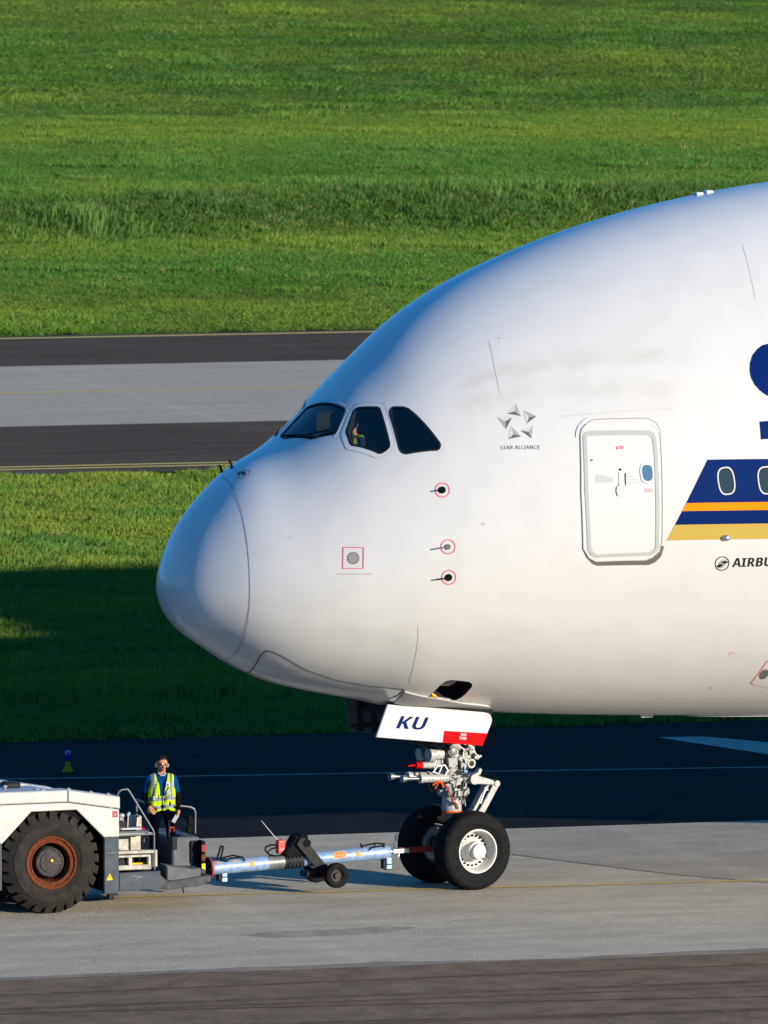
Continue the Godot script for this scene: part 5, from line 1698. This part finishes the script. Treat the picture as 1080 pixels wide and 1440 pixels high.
func nets(mb: MB, lo: Vector3, hi: Vector3, cell: float, f: Callable, paint: Callable) -> void:
	var n := Vector3i(((hi - lo) / cell).ceil()) + Vector3i.ONE
	var val := PackedFloat32Array()
	val.resize(n.x * n.y * n.z)
	var sy := n.x
	var sz := n.x * n.y
	for z in n.z:
		for y in n.y:
			var x := 0
			while x < n.x:
				var d: float = f.call(lo + Vector3(x, y, z) * cell)
				val[x + y * sy + z * sz] = d
				x += 1
				if d > cell * 6.0:       # far outside: skip ahead safely
					var skip := int(d / cell) - 3
					while skip > 0 and x < n.x:
						val[x + y * sy + z * sz] = d
						x += 1
						skip -= 1
	var vert := {}
	var corner := [0, 1, sy, sy + 1, sz, sz + 1, sz + sy, sz + sy + 1]
	for z in n.z - 1:
		for y in n.y - 1:
			for x in n.x - 1:
				var i := x + y * sy + z * sz
				var m := 0
				for k in 8:
					if val[i + corner[k]] < 0: m += 1
				if m == 0 or m == 8: continue
				var s := Vector3.ZERO
				var cnt := 0
				for k in 8:
					for ax in [1, 2, 4]:
						if k & ax: continue
						var va := val[i + corner[k]]
						var vb := val[i + corner[k | ax]]
						if (va < 0) != (vb < 0):
							var t := va / (va - vb)
							var pa := Vector3(k & 1, (k >> 1) & 1, k >> 2)
							var q: int = k | ax
							s += pa.lerp(Vector3(q & 1, (q >> 1) & 1, q >> 2), t)
							cnt += 1
				var p := lo + (Vector3(x, y, z) + s / cnt) * cell
				var e := cell * 0.7
				var g := Vector3(f.call(p + Vector3(e, 0, 0)) - f.call(p - Vector3(e, 0, 0)), f.call(p + Vector3(0, e, 0)) - f.call(p - Vector3(0, e, 0)), f.call(p + Vector3(0, 0, e)) - f.call(p - Vector3(0, 0, e))).normalized()
				vert[i] = [p, g, paint.call(p)]
	var st := [1, sy, sz]
	for key in vert.keys():
		for ax in 3:
			var a1: int = st[(ax + 1) % 3]
			var a2: int = st[(ax + 2) % 3]
			var i: int = key
			if (val[i] < 0) == (val[i + st[ax]] < 0): continue
			if not (vert.has(i - a1) and vert.has(i - a2) and vert.has(i - a1 - a2)): continue
			var q := [vert[i], vert[i - a1], vert[i - a1 - a2], vert[i - a2]]
			for tr in [[0, 1, 2], [0, 2, 3]]:
				var before := mb.v.size()
				mb.tri(q[tr[0]][0], q[tr[1]][0], q[tr[2]][0], q[tr[0]][1], q[tr[1]][1], q[tr[2]][1])
				for k in 3:
					for w in tr:
						if mb.v[before + k] == mb.tf * (q[w][0] as Vector3): mb.c[before + k] = q[w][2]

func head_bones(o: Vector3, skin_c: Color, lip: Color) -> Array:
	return [
		[o + Vector3(0, .04, -.025), o + Vector3(0, .045, .015), .083, .080, skin_c],
		[o + Vector3(0, .0, .03), o + Vector3(0, -.055, .045), .066, .042, skin_c],
		[o + Vector3(-.02, -.075, .055), o + Vector3(.02, -.075, .055), .022, .022, skin_c],
		[o + Vector3(0, .01, .095), o + Vector3(0, -.022, .112), .009, .014, skin_c],
		[o + Vector3(-.035, .033, .082), o + Vector3(.035, .033, .082), .013, .013, skin_c],
		[o + Vector3(-.018, -.050, .088), o + Vector3(.018, -.050, .088), .007, .007, lip],
		[o + Vector3(-.080, .01, .0), o + Vector3(-.084, -.025, .005), .014, .010, skin_c],
		[o + Vector3(.080, .01, .0), o + Vector3(.084, -.025, .005), .014, .010, skin_c],
		[o + Vector3(0, -.03, -.02), o + Vector3(0, -.15, -.03), .055, .056, skin_c],
	]

func hand_bones(wr: Vector3, down: Vector3, palm: Vector3, thumb: Vector3, curl: float, c: Color) -> Array:
	# down: towards the finger tips; palm: way the palm faces; thumb: side of the thumb
	var out := [[wr, wr + down * .03, .026, .030, c], [wr + down * .03 + thumb * .018, wr + down * .085 + thumb * .022, .020, .017, c], [wr + down * .03 - thumb * .016, wr + down * .08 - thumb * .024, .020, .016, c]]
	var lens := [.070, .078, .072, .056]
	for k in 4:
		var b := wr + down * .088 + thumb * (.030 - .019 * k)
		var d := down
		for j in 3:
			d = d.rotated(down.cross(palm).normalized(), curl * (.7 if j == 0 else 1.0)).normalized()
			var e: Vector3 = b + d * lens[k] * [.45, .32, .23][j]
			out.append([b, e, .0095 - .0008 * j, .0088 - .0008 * j, c])
			b = e
	var t0 := wr + down * .025 + thumb * .028
	var t1 := t0 + (thumb * .7 + down * .7 + palm * .3).normalized() * .042
	out.append([t0, t1, .013, .0105, c])
	out.append([t1, t1 + (down * .9 + palm * .4).normalized() * .032, .0105, .0085, c])
	return out

func ellipsoid_shell(mb: MB, o: Vector3, r: Vector3, keep: Callable) -> void:
	var rows := 18
	var seg := 26
	for i in rows:
		for j in seg:
			var q := []
			var ok := true
			for k in [[i, j], [i + 1, j], [i + 1, j + 1], [i, j + 1]]:
				var th: float = PI * k[0] / rows
				var ph: float = TAU * k[1] / seg
				var p := Vector3(sin(th) * cos(ph), cos(th), sin(th) * sin(ph))
				if not keep.call(p): ok = false
				q.append(p)
			if ok: mb.quads(o + q[0] * r, o + q[1] * r, o + q[2] * r, o + q[3] * r, q[0], q[1], q[2], q[3])

func make_crew() -> void:
	var skin_c := Color(.36, .17, .10)
	var lip := Color(.26, .09, .07)
	var black := Color(.004, .004, .005)
	var blue := Color(.003, .032, .14)
	var trouser := Color(.003, .003, .004)
	var boot := Color(.005, .005, .005)
	# stands on the tractor's platform, facing us, turned a little to the picture's right
	var spot := Vector3(-4.3007, 0, .5408) + Vector3(-.735, .562, .16).rotated(Vector3.UP, deg_to_rad(3.5))
	var t := thing("person", "person in lime safety vest, blue shirt, ear defenders and sunglasses standing on tractor platform", "person", spot, deg_to_rad(-16.5 + 8.0))
	var bd := [
		[Vector3(-.085, 1.30, 0), Vector3(-.075, .98, .0), .112, .105, blue],
		[Vector3(.085, 1.30, 0), Vector3(.075, .98, .0), .112, .105, blue],
		[Vector3(-.150, 1.385, -.01), Vector3(.150, 1.385, -.01), .062, .062, blue],
		[Vector3(-.05, 1.42, -.01), Vector3(.05, 1.42, -.01), .06, .06, blue],
		[Vector3(-.08, .94, 0), Vector3(.08, .94, 0), .115, .115, trouser],
		[Vector3(-.195, 1.375, -.01), Vector3(-.235, 1.19, -.03), .060, .054, blue],
		[Vector3(.195, 1.375, -.01), Vector3(.235, 1.19, -.01), .060, .054, blue],
		[Vector3(-.235, 1.20, -.03), Vector3(-.255, 1.10, -.035), .047, .044, black],
		[Vector3(-.262, 1.10, -.045), Vector3(-.215, .955, .085), .044, .033, black],
		[Vector3(.235, 1.20, -.01), Vector3(.262, 1.10, .0), .047, .044, black],
		[Vector3(.262, 1.10, .0), Vector3(.258, .895, .075), .044, .033, black],
		[Vector3(-.095, .92, 0), Vector3(-.125, .50, .02), .088, .068, trouser],
		[Vector3(-.125, .50, .02), Vector3(-.14, .10, -.03), .066, .056, trouser],
		[Vector3(.095, .92, 0), Vector3(.145, .50, .06), .090, .070, trouser],
		[Vector3(.145, .50, .06), Vector3(.185, .10, .02), .068, .058, trouser],
		[Vector3(-.14, .055, -.05), Vector3(-.155, .045, .13), .050, .044, boot],
		[Vector3(.185, .055, .0), Vector3(.225, .045, .17), .050, .044, boot],
		[Vector3(0, 1.43, -.015), Vector3(0, 1.52, -.01), .058, .055, skin_c],
	]
	var paint := func(p: Vector3) -> Color: return bone_color(p)
	var f := func(p: Vector3) -> float: return field(p)
	var mb := MB.new()
	bones = bd
	blend = .035
	nets(mb, Vector3(-.40, -.02, -.22), Vector3(.40, 1.53, .26), .016, f, paint)
	# head, turned a little
	var mh := MB.new()
	bones = head_bones(Vector3.ZERO, skin_c, lip)
	blend = .022
	mh.tf = Transform3D(Basis(Vector3.UP, .22) * Basis(Vector3(0, 0, 1), -.05), Vector3(.005, 1.595, -.002))
	nets(mh, Vector3(-.12, -.15, -.14), Vector3(.12, .15, .15), .0065, f, paint)
	# left hand hangs with a device; right hand rests on the hip pocket
	var hm := MB.new()
	blend = .008
	bones = hand_bones(Vector3(.258, .89, .078), Vector3(-.06, -.98, .18).normalized(), Vector3(-1, 0, 0), Vector3(-.1, -.1, 1).normalized(), .55, skin_c)
	nets(hm, Vector3(.17, .69, .02), Vector3(.32, .93, .20), .0045, f, paint)
	bones = hand_bones(Vector3(-.213, .95, .088), Vector3(.62, -.70, .30).normalized(), Vector3(.2, -.2, -1).normalized(), Vector3(.5, .8, 0).normalized(), .45, skin_c)
	nets(hm, Vector3(-.27, .80, .02), Vector3(.0, 1.01, .24), .0045, f, paint)
	for o in [mh, hm]:
		mb.v.append_array(o.v); mb.n.append_array(o.n); mb.c.append_array(o.c)
	put("body", mb.done(false, true), M.body, t)
	# vest: the torso grown by 16 mm, cut open at neck, arms and hem
	bones = [
		[Vector3(-.085, 1.30, 0), Vector3(-.088, .90, .0), .130, .135, blue],
		[Vector3(.085, 1.30, 0), Vector3(.088, .90, .0), .130, .135, blue],
		[Vector3(-.140, 1.39, -.01), Vector3(.140, 1.39, -.01), .074, .074, blue],
	]
	blend = .05
	var vf := func(p: Vector3) -> float:
		var d: float = field(p)
		var hem := .86 + .035 * sin(p.x * 9.0 + 1.0)
		d = maxf(d, hem - p.y)
		d = maxf(d, p.y - 1.47)
		d = maxf(d, absf(p.x) - .185 - .3 * maxf(0, 1.30 - p.y))
		var neck := (absf(p.x) - (.035 + .24 * maxf(0.0, p.y - 1.20))) if p.z > -.02 and p.y > 1.12 else 1.0
		if p.z <= -.02: neck = absf(p.x) - .07 if p.y > 1.40 else 1.0
		d = maxf(d, -neck * .8 if neck < .3 else d)
		d = maxf(d, -(field(p) + .014))
		var crease := .005 * sin(p.y * 48.0 + p.x * 34.0) * smoothstep(1.12, .9, p.y) + .004 * sin(p.x * 60.0 - p.y * 18.0)
		return d + crease
	var lime := Color(.33, .49, .004)
	var silver := Color(.15, .17, .185)
	var vp := func(p: Vector3) -> Color:
		var sag := .010 * sin(p.x * 14.0)
		if p.z > 0 and absf(p.x + .004) < .010: return Color(.02, .02, .02)
		if absf(p.y - 1.075 - sag) < .028 or absf(p.y - .945 - sag * 1.5) < .028: return silver
		if p.y > 1.08 and absf(absf(p.x) - .140) < .024: return silver
		return lime
	var vm := MB.new()
	nets(vm, Vector3(-.26, .80, -.17), Vector3(.26, 1.50, .17), .009, vf, vp)
	var vest := put("vest", vm.done(false, true), M.body, t)
	var m1 := MB.new()
	m1.box(Vector3(.055, 1.262, .108), Vector3(.118, 1.338, .140), .01)
	put("chest_badge", m1.done(), M.white, vest)
	m1 = MB.new()
	m1.prism(poly([.085, 1.325, .072, 1.305, .080, 1.295, .070, 1.285, .084, 1.272, .098, 1.285, .094, 1.302, .102, 1.312]), .136, .143, .001)
	put("badge_emblem", m1.done(), M.navy, vest)
	m1 = MB.new()
	m1.box(Vector3(.060, 1.135, .118), Vector3(.115, 1.215, .146), .008)
	m1.box(Vector3(-.155, 1.05, .108), Vector3(-.115, 1.12, .140), .01)
	m1.cyl(Vector3(.105, 1.20, .13), Vector3(.12, 1.11, .14), .012)
	put("pass_card", m1.done(), M.device, vest)
	m1 = MB.new()
	m1.tube([Vector3(-.06, 1.475, .045), Vector3(-.02, 1.44, .075), Vector3(.03, 1.44, .075), Vector3(.06, 1.475, .045)], .012)
	put("scarf", m1.done(), M.silver, t)
	# hair, sunglasses, ear defenders
	var hd := Node3D.new()
	hd.name = "headwear"
	t.add_child(hd)
	hd.transform = mh.tf
	m1 = MB.new()
	ellipsoid_shell(m1, Vector3(0, .045, -.010), Vector3(.092, .102, .108), func(p: Vector3) -> bool: return p.y > .05 - maxf(0.0, -p.z) * .75 + maxf(0.0, p.z) * .35)
	m1.ball(Vector3(0, .10, -.01), Vector3(.075, .05, .09))
	put("hair", m1.done(), M.hair, hd)
	m1 = MB.new()
	for s in [-1.0, 1.0]:
		m1.ball(Vector3(.034 * s, .018, .096), Vector3(.030, .019, .012))
		m1.tube([Vector3(.062 * s, .024, .088), Vector3(.082 * s, .022, .04)], .004)
	m1.tube([Vector3(-.012, .022, .104), Vector3(.012, .022, .104)], .004)
	put("sunglasses", m1.done(), M.sunglass, hd)
	m1 = MB.new()
	for s in [-1.0, 1.0]:
		m1.lathe([Vector2(.0, .036), Vector2(.016, .039), Vector2(.028, .035), Vector2(.036, .024), Vector2(.038, 0)], Vector3(.078 * s, -.002, -.005), Vector3(s, 0, 0), 20, .5)
	put("ear_cups", m1.done(), M.gear_grey, hd)
	m1 = MB.new()
	var arc := []
	for k in 15:
		var an := PI * k / 14
		arc.append(Vector3(cos(an) * .108, -.005 + sin(an) * .163, -.005))
	m1.tube(arc, .008)
	put("head_band", m1.done(), M.black, hd)
	m1 = MB.new()
	m1.tube([Vector3(-.10, -.02, .02), Vector3(-.075, -.06, .08), Vector3(-.02, -.072, .105)], .005)
	m1.ball(Vector3(-.015, -.072, .107), Vector3.ONE * .010)
	put("microphone", m1.done(), M.black, hd)
	# what the hand holds
	m1 = MB.new()
	m1.tf = Transform3D(Basis(Vector3(0, 0, 1), -.55), Vector3.ZERO)
	m1.box(Vector3(-.030, -.085, -.012), Vector3(.034, .045, .012), .006)
	var dv := put("handheld_device", m1.done(), M.device)
	tag(dv, "small pale grey handheld device in the vest wearer's hand", "device")
	dv.transform = t.transform * Transform3D(Basis(), Vector3(.205, .775, .135))
	# two people in the cockpit
	pilot(Vector3(-1.93, 6.70, 1.0), Color(.08, .28, .05), Color(.9, .36, .01), "person with orange striped green vest sitting behind the cockpit's first side window")
	pilot(Vector3(-2.10, 7.03, 0.0), Color(.85, .24, .0), Color(.85, .24, .0), "person in orange top behind the airliner's front windscreen")

func pilot(at: Vector3, c: Color, stripe_c: Color, label: String) -> void:
	var t := thing("person", label, "person", at, deg_to_rad(-70.0))
	var skin_c := Color(.30, .15, .09)
	var navy := Color(.01, .012, .03)
	bones = [
		[Vector3(-.08, .50, 0), Vector3(-.08, .12, .0), .115, .115, c], [Vector3(.08, .50, 0), Vector3(.08, .12, .0), .115, .115, c],
		[Vector3(-.15, .58, -.01), Vector3(.15, .58, -.01), .065, .065, c], [Vector3(-.19, .56, 0), Vector3(-.24, .32, .05), .058, .05, navy],
		[Vector3(.19, .56, 0), Vector3(.24, .32, .05), .058, .05, navy], [Vector3(-.24, .32, .05), Vector3(-.18, .26, .28), .048, .036, navy],
		[Vector3(.24, .32, .05), Vector3(.18, .26, .28), .048, .036, navy], [Vector3(-.09, .06, 0), Vector3(-.11, .06, .42), .10, .075, navy],
		[Vector3(.09, .06, 0), Vector3(.11, .06, .42), .10, .075, navy], [Vector3(-.11, .06, .42), Vector3(-.11, -.36, .45), .07, .055, navy],
		[Vector3(.11, .06, .42), Vector3(.11, -.36, .45), .07, .055, navy], [Vector3(0, .60, 0), Vector3(0, .70, .01), .056, .054, skin_c],
		[Vector3(.18, .26, .28), Vector3(.15, .25, .36), .035, .022, skin_c], [Vector3(-.18, .26, .28), Vector3(-.15, .25, .36), .035, .022, skin_c],
	]
	blend = .03
	var mb := MB.new()
	var f := func(p: Vector3) -> float: return field(p)
	nets(mb, Vector3(-.34, -.44, -.18), Vector3(.34, .72, .54), .028, f, func(p: Vector3) -> Color:
		if p.y > .15 and p.y < .66 and absf(absf(p.x) - .10) < .035 and p.z > -.15: return stripe_c
		return bone_color(p))
	var mh := MB.new()
	bones = head_bones(Vector3.ZERO, skin_c, skin_c)
	blend = .022
	mh.tf = Transform3D(Basis(), Vector3(0, .775, .02))
	nets(mh, Vector3(-.12, -.15, -.14), Vector3(.12, .15, .15), .013, f, func(p: Vector3) -> Color: return bone_color(p))
	mb.v.append_array(mh.v); mb.n.append_array(mh.n); mb.c.append_array(mh.c)
	put("body", mb.done(false, true), M.body, t)
	var m1 := MB.new()
	ellipsoid_shell(m1, Vector3(0, .82, .008), Vector3(.090, .098, .106), func(p: Vector3) -> bool: return p.y > .18 - maxf(0.0, -p.z) * .75 + maxf(0.0, p.z) * .35)
	put("hair", m1.done(), M.hair, t)

# ---------------------------------------------------------------- taxiway edge light
func make_edge_light() -> void:
	var t := thing("edge_light", "small blue topped yellow taxiway edge light on shaded asphalt behind the tractor", "edge light", Vector3(-1.65, 0, -18.32))
	var mb := MB.new()
	mb.lathe([Vector2(0, .10), Vector2(.01, .10), Vector2(.03, .085), Vector2(.035, 0)], Vector3.ZERO, Vector3.UP, 24, .8)
	put("base", mb.done(), M.stem_yellow, t)
	mb = MB.new()
	mb.lathe([Vector2(.03, .075), Vector2(.05, .07), Vector2(.10, .045), Vector2(.20, .042), Vector2(.20, 0)], Vector3.ZERO, Vector3.UP, 24, .8)
	put("stem", mb.done(), M.stem_yellow, t)
	mb = MB.new()
	mb.lathe([Vector2(.19, 0), Vector2(.19, .045), Vector2(.20, .056), Vector2(.33, .056), Vector2(.365, .045), Vector2(.375, 0)], Vector3.ZERO, Vector3.UP, 24, .6)
	put("lens", mb.done(), M.blue_lens, t)

# ---------------------------------------------------------------- grass
func tuft(sd: int, blades: int, spread: float, wide: float) -> ArrayMesh:
	var r := RandomNumberGenerator.new()
	r.seed = sd
	var mb := MB.new()
	for i in blades:
		var an := r.randf() * TAU
		var o := Vector3(cos(an), 0, sin(an)) * sqrt(r.randf()) * spread
		var la := r.randf() * TAU
		var lean := Vector3(cos(la), 0, sin(la)) * r.randf_range(.08, .55 if wide > .024 else .8)
		var h := r.randf_range(.55, 1.0)
		var fa := r.randf() * TAU
		var s := Vector3(cos(fa), 0, sin(fa)) * wide * r.randf_range(.7, 1.3)
		var p1 := o + lean * .35 * h + Vector3.UP * h * .6
		var p2 := o + lean * h + Vector3.UP * h * (1.0 - lean.length() * .35)
		var nn := s.cross(Vector3.UP).normalized() + Vector3.UP * .25
		mb.quad(o - s, o + s, p1 + s * .8, p1 - s * .8, nn)
		mb.tri(p1 - s * .8, p1 + s * .8, p2, nn, nn, nn)
	return mb.done()

func strew(called: String, label: String, meshes: Array, z0: float, z1: float, x_at: Callable, per_m2: float, tall: Callable, hue: Callable, spread: float) -> void:
	var cnt := int(absf(z1 - z0) * 20.0)
	var lists := []
	for m in meshes: lists.append([[], []])
	var z := z0
	var step := 1.0
	while z > z1:
		var xr: Vector2 = x_at.call(z)
		var n := int((xr.y - xr.x) * step * per_m2)
		for i in n:
			var p := Vector3(rng.randf_range(xr.x, xr.y), 0, z - rng.randf() * step)
			p.y = bank(p.x, p.z) - .03
			var h: float = tall.call(p)
			if h < .02: continue
			h *= rng.randf_range(.7, 1.25)
			var b := Basis(Vector3.UP, rng.randf() * TAU).scaled(Vector3(spread * rng.randf_range(.8, 1.2), h, spread))
			var k := rng.randi() % meshes.size()
			lists[k][0].append(Transform3D(b, p))
			lists[k][1].append(hue.call(p))
		z -= step
	for k in meshes.size():
		var mm := MultiMesh.new()
		mm.transform_format = MultiMesh.TRANSFORM_3D
		mm.use_colors = true
		mm.mesh = meshes[k]
		mm.instance_count = lists[k][0].size()
		for i in mm.instance_count:
			mm.set_instance_transform(i, lists[k][0][i])
			mm.set_instance_color(i, lists[k][1][i])
		var o := MultiMeshInstance3D.new()
		o.name = numbered(called)
		o.multimesh = mm
		o.material_override = M.grass
		add_child(o)
		tag(o, label, "grass", called.replace("_", " "))
		o.set_meta("kind", "stuff")

func bank(x: float, z: float) -> float:      # low bank in the far grass
	if z > -170.0 or z < -300.0: return 0.0
	var foot := -177.5 + 1.6 * sin(x * .21) + .8 * sin(x * .57 + 1.0)
	return 1.0 * smoothstep(foot, foot - 9.0, z) * (1.0 - smoothstep(-200.0, -290.0, z))

func make_grass() -> void:
	var bk := MB.new()
	for i in 60:
		for j in 65:
			var q := []
			for k in [[i, j], [i + 1, j], [i + 1, j + 1], [i, j + 1]]:
				var x: float = 10.0 + 1.6 * k[0]
				var z: float = -170.0 - 2.0 * k[1]
				q.append(Vector3(x, bank(x, z) - .02, z))
			bk.quads(q[0], q[1], q[2], q[3], Vector3.UP, Vector3.UP, Vector3.UP, Vector3.UP)
	setting("grass_bank", bk.done(true), M.soil, "low weedy bank rising in the sunlit grass", "bank")
	var na := FastNoiseLite.new()
	na.seed = 21; na.frequency = 0.06; na.fractal_octaves = 3
	var nb := FastNoiseLite.new()
	nb.seed = 22; nb.frequency = 0.35; nb.fractal_octaves = 2
	var fine := []
	for k in 3: fine.append(tuft(40 + k, 10, .5, .030))
	var coarse := []
	for k in 3: coarse.append(tuft(50 + k, 14, .5, .022))
	var weeds := []
	for k in 2: weeds.append(tuft(60 + k, 20, .7, .022))
	# visible strip of ground at depth z, with a margin for a step to the side
	var span := func(z: float) -> Vector2:
		var d := 162.0 - z
		var mid := -48.0 + d * .289
		return Vector2(mid - d * .037 - 5.0, mid + d * .037 + 5.0)
	var near_h := func(p: Vector3) -> float:
		var e: float = minf(-23.7 - p.z + nb.get_noise_2d(p.x * 3.0, 7.0) * .6, p.z + 82.6 + nb.get_noise_2d(p.x * 3.0, 70.0) * .8)
		if e < 0: return 0.0
		if absf(p.z + 29.75) < .42 + .2 * nb.get_noise_2d(p.x * 2.0, 3.0): return 0.0
		var b := .22 + .10 * na.get_noise_2d(p.x * 2.0, p.z) + .10 * nb.get_noise_2d(p.x, p.z)
		if p.z < -29.0 and p.z > -31.8: b += .10
		return maxf(.07, b * minf(1.0, .5 + e * .6))
	var hue := func(p: Vector3) -> Color:
		var t := clampf(.5 + .9 * na.get_noise_2d(p.x * 1.3, p.z * 1.6) + .5 * nb.get_noise_2d(p.x * 1.2, p.z) + rng.randf_range(-.22, .22), 0, 1)
		var c := Color(.052, .150, .004).lerp(Color(.145, .205, .005), t)
		if rng.randf() < .05: c = Color(.22, .20, .055)
		return c
	strew("near_grass", "shaggy green grass between dark shoulder and far taxiway, mostly in the shade", fine, -23.4, -83.0, span, 70.0, near_h, hue, .30)
	var far_h := func(p: Vector3) -> float:
		var e: float = -132.6 - p.z + nb.get_noise_2d(p.x * 2.0, 17.0) * .8
		if e < 0: return 0.0
		var b := .17 + .07 * na.get_noise_2d(p.x * .5, p.z * .5) + .06 * nb.get_noise_2d(p.x * .5, p.z * .35)
		if nb.get_noise_2d(p.x * .35 + 50.0, p.z * .22) > .38: b += .13
		b += .12 * exp(-pow((p.z + 186.0) / 7.0, 2))
		return maxf(.06, b * minf(1.0, .5 + e * .3))
	var hue_far := func(p: Vector3) -> Color:
		var t := clampf(.42 + 1.1 * na.get_noise_2d(p.x * .30, p.z * .36) + .35 * nb.get_noise_2d(p.x * .4, p.z * .25) + rng.randf_range(-.12, .12), 0, 1)
		var c := Color(.048, .150, .003).lerp(Color(.118, .20, .004), t)
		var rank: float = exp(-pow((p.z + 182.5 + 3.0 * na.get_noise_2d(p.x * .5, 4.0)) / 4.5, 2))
		c = c.lerp(Color(.028, .085, .006), .75 * rank)  # grass turns a darker green in a band along the bank
		if rng.randf() < .04: c = Color(.20, .19, .05)
		return c
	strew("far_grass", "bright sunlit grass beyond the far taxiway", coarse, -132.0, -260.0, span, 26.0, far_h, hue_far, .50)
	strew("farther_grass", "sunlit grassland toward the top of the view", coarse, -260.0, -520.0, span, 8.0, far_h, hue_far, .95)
	var weed_h := func(p: Vector3) -> float:
		var band: float = exp(-pow((p.z + 183.0) / 5.0, 2))
		var v := band * clampf(na.get_noise_2d(p.x * 1.2 + 40.0, p.z * .6) * 2.0, 0, 1) * .7
		# two rank clumps on the bank
		v = maxf(v, 1.1 * exp(-pow((p.x - 40.6) / 1.8, 2) - pow((p.z + 180.0) / 2.5, 2)) * 1.6)
		v = maxf(v, .9 * exp(-pow((p.x - 56.0) / 5.0, 2) - pow((p.z + 186.0) / 5.0, 2)))
		if v < .15 or p.z > -150.0: return 0.0
		return (.12 + .52 * v) * (.4 + rng.randf())
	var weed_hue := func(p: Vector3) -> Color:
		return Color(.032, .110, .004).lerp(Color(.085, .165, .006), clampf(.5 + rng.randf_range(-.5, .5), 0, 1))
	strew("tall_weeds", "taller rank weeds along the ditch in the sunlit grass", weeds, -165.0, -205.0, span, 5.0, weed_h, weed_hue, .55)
	# pale dry stems along the drain in the shade
	var stem_h := func(p: Vector3) -> float: return .55 if absf(p.z + 30.6) < .7 and nb.get_noise_2d(p.x * 1.7, 60.0) > -.1 else 0.0
	strew("dry_stems", "pale dry grass stems along the drain strip", [tuft(70, 3, .5, .014)], -29.0, -32.0, span, 2.2, stem_h, func(_p: Vector3) -> Color: return Color(.30, .28, .18), .35)
